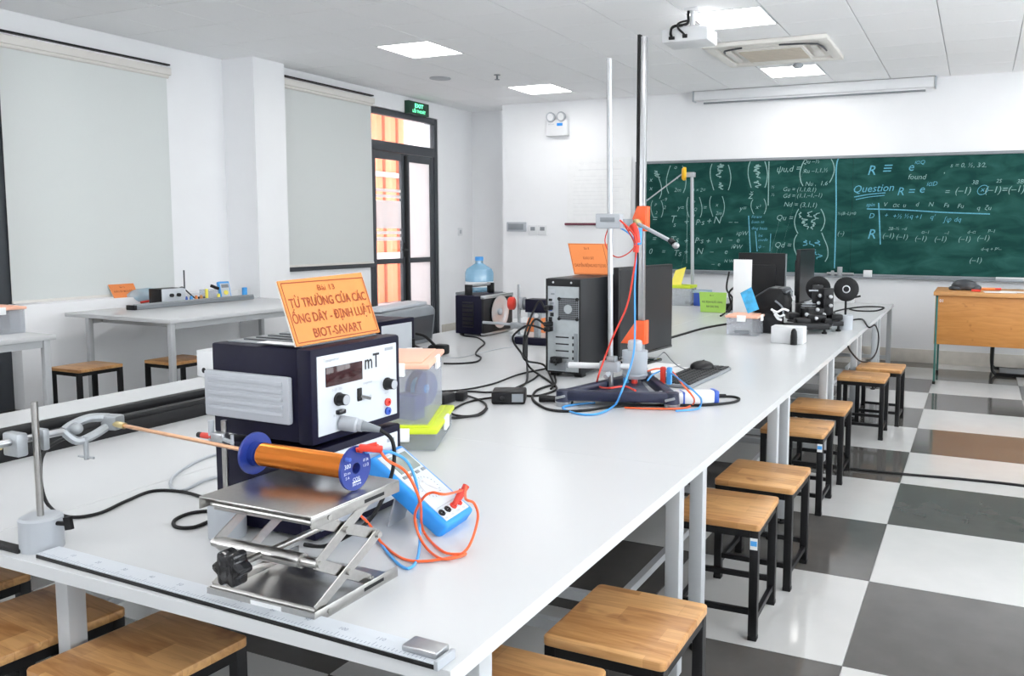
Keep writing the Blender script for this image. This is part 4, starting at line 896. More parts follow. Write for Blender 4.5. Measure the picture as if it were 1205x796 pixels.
# retort stands
def rodstand(name, lab, c, h, rb, hb, m='lgrey', rr=.0085, knob=True):
    o = thing(name, lab, 'stand', (c[0], c[1], TZ))
    G().lathe((c[0], c[1], TZ), Z, [(0, rb), (hb*.94, rb), (hb, rb-.006), (hb, 0)], 28).out('base', m, o)
    G().cyl((c[0], c[1], TZ+hb-.01), (c[0], c[1], TZ+h), rr, n=14).out('rod', 'steel', o)
    if knob:
        G().cyl((c[0]+rb-.004, c[1]+.01, TZ+hb*.8), (c[0]+rb+.022, c[1]+.018, TZ+hb*.8), .006, n=10).obox((c[0]+rb+.03, c[1]+.02, TZ+hb*.82), (.02, .01, .034), (1, .3, .2), (0, 1, 0)).out('thumb_screw', 'black', o)
    return o
rodstand('rod_stand', 'short steel rod in a grey cylinder base at the left end of the ruler', (-2.245, 1.385), .395, .052, .088)
rodstand('rod_stand', 'slim steel rod stand with a grey block base behind the scissor jack', (-1.873, 1.66), .325, .050, .105, rr=.008, knob=False)

# clamp bar on the near rod and the probe
ZB = 1.045
cb_ = thing('boss_clamp', 'grey cast clamp bar gripping the near steel rod and holding the copper probe', 'clamp', (-2.26, 1.40, 1.0))
pA, pB = Vector((-2.303, 1.287, 1.045)), Vector((-2.18, 1.599, 1.045))
A0 = Vector((-2.275, 1.29, ZB)); A1 = Vector((-2.262, 1.475, ZB))
G().obox((-2.272, 1.348, ZB-.008), (.062, .030, .062), X, Y).out('boss_head', 'castal', cb_, bev=.006)
G().obox((-2.268, 1.412, ZB-.008), (.048, .018, .058), X, Y).out('boss_jaw', 'castal', cb_, bev=.005)
G().cyl(A0-Vector((0, .06, 0)), A1, .010, n=14).out('arm_rod', 'alu', cb_)
G().cyl((-2.31, 1.335, ZB-.02), (-2.36, 1.315, ZB-.02), .006, n=10).obox((-2.362, 1.31, ZB-.04), (.006, .02, .07), X, Y).out('boss_screw', 'brass', cb_, bev=.002)
G().tube([(-2.262, 1.470, ZB), (-2.268, 1.50, ZB+.012), (-2.262, 1.545, ZB+.022), (-2.245, 1.59, ZB+.016)], .013, 8).out('upper_jaw', 'castal', cb_)
G().tube([(-2.262, 1.470, ZB), (-2.245, 1.495, ZB-.03), (-2.238, 1.54, ZB-.022), (-2.236, 1.59, ZB+.0)], .012, 8).out('lower_jaw', 'castal', cb_)
G().obox((-2.232, 1.592, ZB+.004), (.050, .040, .042), (1, .25, 0), (0, 1, 0)).out('clamp_pad', 'castal', cb_, bev=.007)
G().cyl((-2.236, 1.512, ZB-.02), (-2.232, 1.510, ZB-.085), .0065, n=10).cyl((-2.262, 1.508, ZB-.078), (-2.205, 1.512, ZB-.078), .0035, n=8).out('wing_screw', 'castal', cb_)
G().ell((-2.245, 1.495, ZB+.004), (.016, .016, .016)).out('hinge_bolt', 'castal', cb_)
pr_ = thing('hall_probe', 'long thin copper coloured probe rod reaching from the clamp toward the solenoid', 'probe', (-1.95, 1.58, ZB))
G().cyl((-2.212, 1.585, ZB+.002), (-2.17, 1.583, ZB+.001), .009, n=12).out('probe_handle', 'brass', pr_)
G().cyl((-2.17, 1.583, ZB+.001), (-1.66, 1.535, ZB), .0055, n=10).out('probe_shaft', 'copper', pr_)
cl2 = thing('cross_clamp', 'small clear and metal cross clamp at the top of the slim rod behind the jack', 'clamp', (-1.873, 1.66, 1.03))
G().obox((-1.873, 1.645, 1.028), (.045, .026, .034), X, Y).out('clamp_block', 'alu', cl2, bev=.004)
G().cyl((-1.905, 1.645, 1.018), (-1.905, 1.645, 1.075), .008, n=10).out('pin', 'lgrey', cl2)
G().cyl((-1.85, 1.64, 1.028), (-1.80, 1.62, 1.030), .006, n=10).cyl((-1.81, 1.63, 1.012), (-1.808, 1.628, 1.048), .004, n=8).out('thumb_screw', 'lgrey', cl2)
G().cyl((-1.94, 1.645, 1.03), (-1.90, 1.645, 1.03), .0085, n=10).out('red_collar', 'red', cl2); G().cyl((-1.955, 1.645, 1.03), (-1.94, 1.645, 1.03), .008, n=10).out('black_collar', 'black', cl2)

lead('probe_cable', 'black cable curving from the clamp across the table toward the instruments', 'rubber',
     [(-2.255, 1.50, ZB-.01), (-2.395, 1.502, 0.97), (-2.534, 1.57, 0.86), (-2.581, 1.613, 0.757), (-2.411, 1.561, 0.755), (-2.349, 1.614, 0.756), (-2.383, 1.73, 0.755), (-2.398, 1.837, 0.755), (-2.304, 1.871, 0.755), (-2.173, 1.856, 0.755), (-2.068, 1.859, 0.756), (-1.89, 1.773, 0.755)], .0052)
lead('cable_loop', 'small loop of black cable lying on the table left of the jack', 'rubber', [(-1.988, 1.818, 0.755), (-2.057, 1.785, 0.755), (-2.107, 1.737, 0.755), (-2.099, 1.675, 0.755), (-2.048, 1.636, 0.755), (-1.997, 1.652, 0.756), (-1.997, 1.723, 0.755), (-1.958, 1.79, 0.755)], .0055)
lead('grey_cable', 'thin grey cable looping out from behind the slim rod stand', 'lgrey', [(-2.549, 2.3, 0.755), (-2.582, 2.231, 0.755), (-2.545, 2.096, 0.755), (-2.471, 1.969, 0.755), (-2.375, 1.887, 0.755), (-2.319, 1.884, 0.755), (-2.343, 1.986, 0.756), (-2.334, 2.056, 0.755), (-2.274, 2.084, 0.755)], .005)

# ruler along the near edge
ru = thing('ruler_rail', 'long graduated white ruler rail with a black base along the near table edge', 'ruler', (-1.56, 1.325, TZ))
ra, rb_ = Vector((-2.185, 1.345, TZ)), Vector((-.925, 1.312, TZ)); rdv = (rb_-ra).normalized(); rn = Vector((-rdv.y, rdv.x, 0)); Lr = (rb_-ra).length
G().obox((ra+rb_)/2+Vector((0, 0, .0045)), (Lr, .030, .009), rdv, rn).out('base_strip', 'rubber', ru, bev=.001)
G().obox((ra+rb_)/2+rn*.016+Vector((0, 0, .0105)), (Lr, .058, .003), rdv, rn).out('scale_strip', 'panel', ru, bev=.0005, seg=1)
g = G(); tkz = ra+Vector((0, 0, .0121))
for k in range(1, 124):
    h = .016 if k % 10 == 0 else (.012 if k % 5 == 0 else .008)
    g.stroke([(k*.01, -.010), (k*.01, -.010+h)], tkz, rdv, rn, .0016, .0002)
for k in range(1, 12): g.text(str(k*10), tkz+rdv*(k*.1)+rn*.014, rdv, rn, .016)
g.out('graduations', mat('ruler_print', (.22, .26, .34), .6), ru, smooth=False)
G().obox(rb_-rdv*.05+rn*.022+Vector((0, 0, .018)), (.085, .046, .014), rdv, rn).out('end_clip', 'alu', ru, bev=.004)
G().obox(rb_+rdv*.004+rn*.012+Vector((0, 0, .010)), (.010, .060, .020), rdv, rn).out('end_cap', 'lgrey', ru, bev=.002)
G().obox((-2.40, 1.342, TZ+.0045), (.29, .030, .009), X, Y).out('base_strip', 'rubber', ru, bev=.001)

# long black rail on the left table
rl = thing('optical_rail', 'long black rail with raised lips running along the left table', 'rail', (-3.3, 2.6, TZ))
ry0, ry1 = 1.36, 4.35
G().box(-3.34, ry0, TZ, -3.19, ry1, TZ+.055).out('rail_body', 'rubber', rl, bev=.003)
G().box(-3.225, ry0, TZ+.055, -3.19, ry1, TZ+.078).out('front_lip', 'black', rl, bev=.002)
G().box(-3.34, ry0, TZ+.055, -3.30, ry1, TZ+.095).out('rear_lip', 'black', rl, bev=.002)
for y in (ry0, ry1): G().box(-3.345, y-.004, TZ, -3.185, y+.004, TZ+.06).out('end_plate', 'dgrey', rl)
wbk = thing('white_block', 'small white block with a black dot left of the navy meter', 'instrument', (-3.978, 3.469, 0.75))
p = wpos(wbk); G().box(p.x-.10, p.y-.03, TZ, p.x+.05, p.y+.10, TZ+.155).out('body', 'white', wbk, bev=.005)
G().cyl((p.x-.045, p.y-.031, TZ+.04), (p.x-.045, p.y-.026, TZ+.04), .016, n=12).out('dot', 'black', wbk)

# stacked clear boxes with clip lids
def clipbox(name, lab, c, sx, sy, z0, h, lid, rotz=0.0, label_m=None, group=None, contents=None):
    o = thing(name, lab, 'storage box', (c[0], c[1], z0), rotz, group)
    t = .0035; hx, hy = sx/2, sy/2; g = G()
    for a in ((-hx, -hy, hx, -hy+t), (-hx, hy-t, hx, hy), (-hx, -hy+t, -hx+t, hy-t), (hx-t, -hy+t, hx, hy-t)): g.box(a[0], a[1], .004, a[2], a[3], h-.012)
    g.box(-hx, -hy, 0, hx, hy, .004).out('box_body', 'clearbox', o, rel=True, smooth=False)
    ld = G().box(-hx-.012, -hy-.012, h-.02, hx+.012, hy+.012, h).out('lid', lid, o, rel=True, bev=.006)
    G().box(-hx+.02, -hy+.02, h, hx-.02, hy-.02, h+.006).out('lid_panel', lid, ld, rel=True, bev=.003)
    cw_ = min(sx, sy)*.3
    for s in (-1, 1):
        G().box(s*(hx+.006), -cw_/2, h-.048, s*(hx+.018), cw_/2, h+.004).out('clip', 'paper', o, rel=True, bev=.003)
        G().box(-cw_/2, s*(hy+.006), h-.048, cw_/2, s*(hy+.018), h+.004).out('clip', 'paper', o, rel=True, bev=.003)
    return o
clipbox('storage_box', 'clear lime lidded box, lower of the two stacked beside the navy meter', (-2.095, 2.79), .27, .44, TZ, .088, 'lime', .45)
clipbox('storage_box', 'clear box with a peach lid and white clip stacked beside the navy meter', (-2.122, 2.80), .235, .41, TZ+.0945, .24, 'peach', .47)
sp_ = thing('thread_spool', 'blue coil spool seen inside the clear box with the peach lid', 'spool', (-2.10, 2.90, TZ+.1))
for x in (-2.13, -2.08): G().ring((x, 2.88, TZ+.19), X, .075, .02, .006, 24).out('flange', 'blue_fl', sp_)
G().cyl((-2.13, 2.88, TZ+.19), (-2.08, 2.88, TZ+.19), .045, n=20).out('core', 'blue_m', sp_)
o = G().box(-2.10, 2.68, TZ+.10, -1.99, 2.75, TZ+.20).out('coil_block', 'blue_fl', bev=.01); tag(o, 'dark blue block inside the clear box with the peach lid', 'block')

# mains adapter with cables
ad = thing('mains_adapter', 'black rectangular mains adapter with a grey label in the middle of the tables', 'adapter', (-2.13, 3.62, TZ))
a0, a1, a2 = Vector((-2.137, 3.488, 0.75)), Vector((-1.988, 3.56, 0.75)), Vector((-2.16, 3.75, TZ))
au = (a1-a0).normalized(); av = Vector((-au.y, au.x, 0)); ac_ = (a0+a1)/2+av*.075
G().obox(ac_+Z*.033, ((a1-a0).length, .14, .062), au, av).out('body', 'black', ad, bev=.010, seg=3)
G().obox(ac_+au*.045-av*.0705+Z*.034, (.055, .002, .04), au, av).out('rating_label', 'mgrey', ad); G().cyl(ac_-au*.03-av*.066+Z*.034, ac_-au*.03-av*.0715+Z*.034, .012, n=14).out('indicator', 'black_g', ad)
cab = lambda lab, pts, r=.0052, nm='mains_cable', m='rubber', pl=(): lead(nm, lab, m, pts, r, 'cable', pl, 'cables lying across the lab tables')
cab('black cable running from the adapter left to the dark plugs behind the clear box', [(-2.21, 3.624, 0.757), (-2.241, 3.561, 0.757), (-2.26, 3.482, 0.757), (-2.248, 3.375, 0.757), (-2.199, 3.229, 0.757), (-2.106, 3.194, 0.757), (-2.066, 3.253, 0.757), (-2.11, 3.398, 0.757), (-2.2, 3.511, 0.757), (-2.35, 3.605, 0.757), (-2.434, 3.615, 0.757), (-2.441, 3.512, 0.757)])
cab('black cable passing straight behind the adapter to the computer tower', [(-2.564, 3.629, 0.757), (-2.459, 3.733, 0.757), (-2.409, 3.951, 0.757), (-2.433, 4.277, 0.757), (-2.39, 4.538, 0.757)])
cab('black cable looping low behind the clear box toward its green lid', [(-2.395, 3.416, 0.757), (-2.371, 3.498, 0.757), (-2.42, 3.673, 0.757), (-2.389, 3.714, 0.757), (-2.301, 3.731, 0.757), (-2.237, 3.841, 0.757), (-2.271, 4.136, 0.757), (-2.326, 4.33, 0.757)])
cab('black cable between the adapter and the inline connector beside the tripod', [(-2.085, 3.734, 0.757), (-2.03, 3.761, 0.757), (-2.011, 3.846, 0.757), (-2.025, 3.97, 0.757), (-2.106, 4.099, 0.757)], .006)
cab('black cable from the round connector curling under the tripod body', [(-2.099, 4.074, 0.757), (-2.109, 3.984, 0.757), (-2.093, 3.858, 0.757), (-2.008, 3.674, 0.757), (-1.862, 3.517, 0.757), (-1.755, 3.484, 0.757), (-1.655, 3.553, 0.757), (-1.577, 3.677, 0.757), (-1.444, 3.785, 0.757), (-1.294, 3.857, 0.757), (-1.182, 3.912, 0.757), (-1.086, 4.026, 0.757), (-1.07, 4.128, 0.757), (-1.118, 4.178, 0.757), (-1.182, 4.147, 0.757)], .0065)
cab('black cable lying beside the green lid box ending in a plug', [(-2.149, 3.116, 0.757), (-2.096, 3.179, 0.757), (-2.055, 3.258, 0.757), (-2.096, 3.383, 0.757)], .006)
o = thing('inline_connector', 'black cylindrical inline connector between the adapter and the tripod foot', 'connector', (-1.955, 3.738, 0.75))
p, q = Vector((-1.956, 3.651, 0.77)), Vector((-1.875, 3.667, 0.77)); G().cyl(p, q, .019, .016, 14).out('barrel', 'black', o); G().cyl(q, q+(q-p).normalized()*.09, .006, n=8).out('tip', 'alu', o)
G().cyl(q+(q-p).normalized()*.05, q+(q-p).normalized()*.085, .022, n=14).out('collar', 'black', o)
o = thing('power_plug', 'cluster of black mains plugs on the table behind the clear box', 'plug', (-2.352, 3.362, 0.75))
p = wpos(o); G().obox(p+Vector((0, .05, .03)), (.06, .10, .05), X, Y).out('plug_body', 'black', o, bev=.01); G().obox(p+Vector((.02, .16, .025)), (.05, .08, .045), (1, .3, 0), Y).out('plug_body', 'black', o, bev=.01); G().cyl(p+Vector((0, .0, .03)), p+Vector((.02, -.06, .02)), .012, .008, 10).out('strain_relief', 'rubber', o)

# clear box on the left-edge table
clipbox('storage_box', 'clear box with a peach lid on the table at the left edge', (-6.36, 3.62), .30, .36, SZ, .19, 'peach')

# ================================================================ computer, monitor, keyboard
pc = thing('computer_tower', 'black computer tower with its grey rear panel facing the camera', 'computer', (-2.17, 4.64, TZ))
px0, px1, py0, py1, pz1 = -2.286, -2.060, 4.340, 4.960, 1.325
G().box(px0, py0+.012, TZ+.022, px1, py1, pz1).out('case', 'pcside', pc, bev=.006)
for x in (px0+.035, px1-.035):
    for y in (py0+.07, py1-.07): G().box(x-.025, y-.03, TZ, x+.025, y+.03, TZ+.024).out('foot', 'rubber', pc, bev=.004)
G().box(px0+.001, py0, TZ+.03, px0+.012, py0+.012, pz1-.002).box(px1-.012, py0, TZ+.03, px1-.001, py0+.012, pz1-.002).box(px0+.012, py0, pz1-.045, px1-.012, py0+.012, pz1-.002).out('rear_frame', 'black', pc, bev=.002)
rp = G().box(px0+.012, py0+.004, TZ+.035, px1-.012, py0+.0115, pz1-.045).out('rear_panel', 'zinc', pc)
for x in (px0+.05, px1-.06): G().cyl((x, py0-.003, pz1-.022), (x, py0+.001, pz1-.022), .006, n=10).out('screw', 'alu', rp)
fcx, fcz, fs = px0+.145, 1.150, .066
g = G().box(fcx-fs, py0+.002, fcz-fs, fcx+fs, py0+.0045, fcz+fs); fan = g.out('fan_grille', 'mgrey', rp)
g = G()
for i in range(11):
    for k in range(11):
        x, z = fcx-fs+.010+i*.0115, fcz-fs+.010+k*.0115
        if (x-fcx)**2+(z-fcz)**2 > .022**2: g.box(x-.004, py0+.0008, z-.004, x+.004, py0+.0019, z+.004)
tag(g.out('fan_hole', 'black', rp, smooth=False), kind='stuff')
G().cyl((fcx, py0+.0045, fcz), (fcx, py0-.0005, fcz), .026, n=24).out('fan_hub', 'zinc', rp)
for sx in (-1, 1):
    for sz in (-1, 1): G().cyl((fcx+sx*(fs-.008), py0+.003, fcz+sz*(fs-.008)), (fcx+sx*(fs-.008), py0-.002, fcz+sz*(fs-.008)), .010, n=10).out('fan_screw', 'black', rp)
G().box(px0+.018, py0+.002, 1.02, px0+.062, py0+.006, 1.262).out('port_shield', 'lgrey', rp)
for z, hh, m_, dx in ((1.235, .010, 'mgrey', .045), (1.20, .014, 'black', .03), (1.18, .014, 'mgrey', .04), (1.15, .03, 'blue_d', .03), (1.115, .022, 'black', .04), (1.085, .03, 'black', .03), (1.05, .016, 'mgrey', .03)):
    G().box(px0+dx-.010, py0-.001, z-hh/2, px0+dx+.012, py0+.0025, z+hh/2).out('port', m_, rp)
for k in range(4):
    z = .985-k*.040
    G().box(px0+.055, py0+.002, z-.014, px0+.165, py0+.005, z+.014).out('slot_cover', 'zinc', rp, bev=.001, seg=1)
    G().box(px0+.065, py0+.0012, z-.004, px0+.150, py0+.0022, z+.004).box(px0+.172, py0+.0012, z-.008, px0+.182, py0+.004, z+.008).out('slot_vent', 'black', rp)
G().box(px0+.182, py0+.0, .83, px0+.206, py0+.005, 1.01).out('slot_bracket', 'mgrey', rp, bev=.002)
G().box(px0+.02, py0+.001, .790, px0+.13, py0+.005, .845).out('power_supply_plate', 'mgrey', rp)
for z in (1.155, 1.06, 1.03):
    G().box(px0+.012, py0-.05, z-.012, px0+.05, py0+.002, z+.014).out('cable_plug', 'black', pc, bev=.004)
G().box(px0+.05, py0-.045, .835, px0+.11, py0+.002, .872).out('cable_plug', 'black', pc, bev=.006)

cab('black cable sagging from the top rear port of the computer down to the table', [(px0+.02, py0-.05, 1.155), (-2.293, 4.27, 1.194), (-2.322, 4.2, 1.076), (-2.322, 4.15, 0.984), (-2.507, 4.512, 0.8), (-2.292, 4.126, 0.757), (-2.224, 3.928, 0.757)], .0062)
cab('black cable from the second rear port bunched with the others beside the tower', [(px0+.02, py0-.05, 1.06), (-2.305, 4.25, 1.092), (-2.322, 4.2, 1.028), (-2.322, 4.15, 0.926), (-2.472, 4.481, 0.77), (-2.185, 4.179, 0.757), (-2.067, 4.033, 0.757)], .0062)
cab('black cable loop hanging from the lowest rear port of the tower', [(px0+.02, py0-.05, 1.03), (-2.349, 4.25, 1.055), (-2.411, 4.2, 1.008), (-2.422, 4.2, 0.963), (-2.344, 4.15, 0.91), (-2.278, 4.1, 0.873), (-2.423, 4.578, 0.77), (-2.106, 4.099, 0.757)], .0062)
cab('thin black power cord dropping from the lower rear of the tower', [(px0+.08, py0-.045, .85), (-2.168, 4.25, 0.865), (-2.278, 4.434, 0.76), (-2.122, 4.15, 0.757), (-2.053, 3.957, 0.757)], .0055)
o = G().obox((-2.316, 4.15, 0.946), (.022, .13, .03), (1, -.3, .2), (.35, .1, 1)); o = o.out('ferrite_choke', 'rubber', bev=.008); tag(o, 'black ferrite choke in the cable bundle left of the computer tower', 'cable choke')

card('table_sign', 'orange card standing on the computer tower', 'sign', (-2.315, 4.78, 1.329), (-2.065, 4.78, 1.329), (-2.135, 4.90, 1.52), (-2.420, 4.90, 1.52),
     (('Bài 8', .80, .14, .08, 0), ('KHẢO SÁT', .48, .30, .085, .012), ('CHUYỂN ĐỘNG RƠI TỰ DO', .24, .88, .095, .012)), 'orange2')

mo = thing('monitor', 'black flat monitor seen at a sharp angle beside the computer tower', 'monitor', (-1.95, 5.06, TZ))
m0, m1 = Vector((-1.975, 4.700, .815)), Vector((-1.878, 5.410, .815)); mu_ = (m1-m0).normalized(); Wd = (m1-m0).length; Hd = .565
mn_ = mu_.cross(Z)
mc = (m0+m1)/2+Z*Hd/2-mn_*.022
G().obox(mc, (Wd, Hd, .042), mu_, Z).out('housing', 'black', mo, bev=.006)
G().obox(mc+mn_*.0215, (Wd-.03, Hd-.035, .003), mu_, Z).out('screen_panel', 'screen', mo)
G().obox(mc+mn_*.022-Z*(Hd/2-.008), (Wd-.004, .016, .004), mu_, Z).out('lower_bezel', 'black_g', mo, bev=.001)
G().obox(mc-mn_*.04-Z*.05, (Wd*.6, Hd*.55, .05), mu_, Z).out('rear_shell', 'black', mo, bev=.015)
G().obox((m0+m1)/2-mn_*.075-Z*.0+Z*.06, (.09, .24, .03), mu_, Z).out('stand_neck', 'black', mo, bev=.004)
G().obox((m0+m1)/2-mn_*.05-Z*.0545, (.27, .19, .018), mu_, mn_).out('stand_base', 'black_g', mo, bev=.006)

kb_ = thing('keyboard', 'black computer keyboard lying on the table at the right of the tripod', 'keyboard', (-1.53, 4.74, TZ))
k0, k1 = Vector((-1.385, 4.305, TZ)), Vector((-1.355, 5.02, TZ)); ku = (k1-k0).normalized(); kv = Vector((-ku.y, ku.x, 0)); KL, KW = (k1-k0).length, .215
G().obox((k0+k1)/2+kv*KW/2+Z*.011, (KL, KW, .020), ku, kv).out('case', 'mgrey', kb_, bev=.006)
for r in range(6):
    x = 0.0
    widths = ([1.0]*15+[.5]+[1.0]*4) if r != 0 else [1.2, 1, 1.2, 5.6, 1.2, 1, 1.2, 1.6, .5, 1, 1, 1, 1]
    tot = sum(widths); un_ = (KL-.03)/tot
    for k, w_ in enumerate(widths):
        if w_ >= 1 and not (r == 5 and k in (1, 6)):
            c = k0+ku*(.015+(x+w_/2)*un_)+kv*(.022+r*.0325+(.008 if r == 5 else 0))+Z*.0245
            if r == 0 or k % 1 == 0: G().obox(c, (w_*un_-.006, .0245, .008), ku, kv).out('key', mat('charcoal_key', (.022, .023, .025), .45) if 'charcoal_key' not in bpy.data.materials else bpy.data.materials['charcoal_key'], kb_, smooth=False)
        x += w_
ms = thing('computer_mouse', 'black mouse at the far end of the keyboard', 'mouse', (-1.503, 4.889, 0.78))
p = wpos(ms); p.z = TZ+.032; g = G().ell(p, (.070, .095, .036), 20, 12)
for v_ in g.v: v_.z = max(v_.z, TZ+.004)
g.out('shell', 'black', ms); G().box(p.x-.008, p.y+.045, TZ+.050, p.x+.008, p.y+.065, TZ+.064).out('wheel', 'mgrey', ms, bev=.003)
G().box(p.x-.003, p.y+.01, TZ+.055, p.x+.003, p.y+.045, TZ+.0675).out('button_split', 'black_g', ms)
for k in range(2):
    o = G().box(-.16, -.11, TZ+.001+.0015*k, .16, .11, TZ+.002+.0015*k).rot((0, 0, 0), .35-.5*k); q = Vector((-1.674, 4.866, 0.75)) if k == 0 else Vector((-1.876, 4.987, 0.75))
    o.v = [v_+Vector((q.x, q.y, 0)) for v_ in o.v]
    tag(o.out('paper_sheet', 'paper', smooth=False), ('white paper sheet lying flat between the monitor and the keyboard', 'white paper sheet lying under the monitor edge')[k], 'paper', 'papers by the keyboard')

# ---------------------------------------------------------------- free fall tripod stand
tp_ = thing('tripod_stand', 'dark blue tripod base carrying two tall poles with grey feet', 'stand', (-1.60, 3.95, TZ))
fz0, fz1 = TZ+.028, TZ+.078
A, B, C_ = Vector((-1.815, 3.63, 0)), Vector((-1.315, 3.80, 0)), Vector((-1.66, 4.33, 0))
hub = Vector((-1.60, 3.95, 0))
for a, b, w_ in ((A, B, .055), (A, C_, .05), (B, C_, .05)):
    d = (b-a).normalized(); n = Vector((-d.y, d.x, 0)); m_ = (a+b)/2
    G().obox(m_+Z*(fz0+fz1)/2, ((b-a).length, w_, fz1-fz0), d, n).out('base_arm', mat('slate_blue_cast_base', (.017, .021, .052), .4, var=.1, scale=50, bump=.05) if 'slate_blue_cast_base' not in bpy.data.materials else bpy.data.materials['slate_blue_cast_base'], tp_, bev=.012)
SB = bpy.data.materials['slate_blue_cast_base']
G().prism([(-1.72, 3.70), (-1.42, 3.80), (-1.62, 4.15)], (0, 0, fz0+.01), X, Y, .026).out('base_web', SB, tp_, bev=.004)
for p in (A, B, C_):
    G().lathe((p.x, p.y, fz0-.006), Z, [(0, .038), (fz1-fz0+.004, .034), (fz1-fz0+.008, .026), (fz1-fz0+.008, 0)], 20).out('base_corner', SB, tp_)
    G().lathe((p.x, p.y, TZ), Z, [(0, .036), (.022, .040), (.026, .034)], 20).out('levelling_foot', 'castal', tp_)
    G().obox((p.x+.0, p.y-.03, fz0+.02), (.05, .012, .02), (1, .2, .3), Z).out('foot_lever', 'castal', tp_, bev=.003)
R1, R2 = Vector((-1.705, 3.96, 0)), Vector((-1.655, 4.29, 0))
G().cyl((R1.x, R1.y, fz0+.02), (R1.x-.022, R1.y, 2.46), .0135, n=16).out('steel_pole', 'alu', tp_)
rr_ = G().obox((R2.x-.012, R2.y, (fz0+.02+2.63)/2), (.031, .034, 2.63-fz0-.02), X, Y); 
pole2 = rr_.out('track_pole', 'alu', tp_, bev=.003)
G().box(R2.x-.045, R2.y-.020, fz0+.1, R2.x-.0272, R2.y+.016, 2.64).out('black_scale', 'rubber', pole2, bev=.002)
# clamps and gates
u1 = thing('release_clamp', 'grey clamp with electromagnet arm across the two tall poles near the top of the apparatus', 'clamp', (-1.70, 4.0, 1.65))
zc = 1.650
G().obox((R1.x-.012, R1.y-.005, zc), (.135, .05, .075), X, Y).out('clamp_block', 'lgrey', u1, bev=.006)
G().obox((R1.x-.012, R1.y-.032, zc+.008), (.08, .006, .022), X, Y).out('clamp_slot', 'mgrey', u1, bev=.002)
G().obox((R2.x-.10, R2.y-.13, zc-.003), (.15, .035, .055), (1, .6, 0), Z).out('magnet_arm', 'mgrey', u1, bev=.004)
G().lathe((R2.x-.02, R2.y-.045, zc-.01), (0, -1, 0), [(0, .026), (.025, .026), (.03, .018), (.03, 0)], 18).out('pivot_knob', 'brass', u1)
G().cyl((R2.x-.005, R2.y-.07, zc-.012), (-1.435, 4.12, 1.545), .010, n=10).out('trigger_rod', 'lgrey', u1)
G().cyl((-1.450, 4.13, 1.553), (-1.425, 4.113, 1.537), .016, n=12).out('rod_collar', 'black', u1); G().ell((-1.412, 4.105, 1.528), (.020, .016, .016)).out('rod_tip', 'alu', u1)
def gate(z0, z1, dx, lab, skew):
    o = thing('light_gate', lab, 'light gate', (R2.x, R2.y, z0), 0, 'orange gates on the track pole')
    G().prism([(-.075-skew, 0), (.030, 0), (.030, z1-z0), (-.02, z1-z0)], (R2.x-.012, R2.y-.022, z0), X, Z, .012).out('front_plate', 'red_o', o, bev=.003)
    G().box(R2.x+.008, R2.y-.022, z0, R2.x+.020, R2.y+.03, z1).out('side_plate', 'red_o', o, bev=.002)
    return o
gate(1.60, 1.735, 0, 'upper orange gate plate on the track pole beside the release clamp', 0)
gate(.985, 1.115, 0, 'lower orange gate plate on the track pole above the grey cup', .035)
u2 = thing('cross_clamp', 'grey cross clamp low on the round pole holding a white horizontal rod', 'clamp', (R1.x, R1.y, .90))
G().obox((R1.x-.002, R1.y-.006, .905), (.105, .05, .055), X, Y).out('clamp_block', 'lgrey', u2, bev=.008)
G().obox((R1.x+.01, R1.y-.012, .945), (.05, .04, .03), X, Y).out('clamp_screw_block', 'castal', u2, bev=.005)
G().cyl((R1.x, R1.y-.03, .87), (R1.x, R1.y-.07, .86), .014, .012, 12).out('thumb_screw', 'lgrey', u2)
G().cyl((-1.945, 3.955, .895), (-1.615, 3.985, .905), .0155, n=14).out('rod', 'white', u2); G().cyl((-1.955, 3.954, .8945), (-1.944, 3.955, .895), .017, n=14).out('rod_cap', 'mgrey', u2)
cu = thing('catch_cup', 'frosted grey plastic catch cup at the foot of the two poles', 'cup', (-1.615, 4.06, .835))
cyc = Vector((-1.612, 4.06, .835))
G().lathe(cyc, Z, [(0, .058), (.012, .064), (.138, .067), (.145, .067), (.145, .060), (.02, .056), (.02, 0)], 28).out('cup_body', 'frostcyl', cu)
for z in (.02, .105): G().ring(cyc+Z*z, Z, .0685, .062, .008, 28).out('cup_band', 'frostcyl', cu)
G().lathe(cyc+Z*.145, Z, [(0, .036), (.02, .040), (.05, .036), (.055, .028)], 20).out('neck_ring', 'frostcyl', cu)
G().cyl((cyc.x, cyc.y, fz0+.03), cyc+Z*.02, .018, n=12).out('post', 'lgrey', cu)
for dx, m_, nm in ((-.035, 'blue_l', 'blue'), (.012, 'red', 'red')):
    o = G().lathe((cyc.x+dx, cyc.y-.035, .782+.0), Z, [(0, .010), (.01, .016), (.05, .016), (.062, .012), (.066, 0)], 14).out('banana_plug', m_)
    tag(o, nm+' banana plug standing on the tripod base below the grey cup', 'plug')
for pxx, m_, nm in ((776, 'red', 'red'), (785, 'blue_l', 'light blue')):
    q = Vector((-1.466, 4.089, 0.81)); q.x += .035*(0 if m_ == 'red' else 1)
    o = G().box(q.x-.013, q.y-.013, TZ+.060, q.x+.013, q.y+.013, TZ+.150).out('banana_plug', m_, bev=.006); tag(o, nm+' plug standing upright in the white photo sensor tube', 'plug')
tb = thing('sensor_tube', 'white box shaped sensor with a bright blue end cap lying before the keyboard', 'sensor', (-1.306, 4.052, 0.75))
t0, t1 = Vector((-1.409, 3.833, 0.785)), Vector((-1.16, 4.025, 0.785)); td_ = (t1-t0).normalized(); tn = Vector((-td_.y, td_.x, 0)); tl__ = (t1-t0).length
G().obox((t0+t1)/2, (tl__-.03, .075, .062), td_, tn).out('sensor_body', 'white', tb, bev=.012)
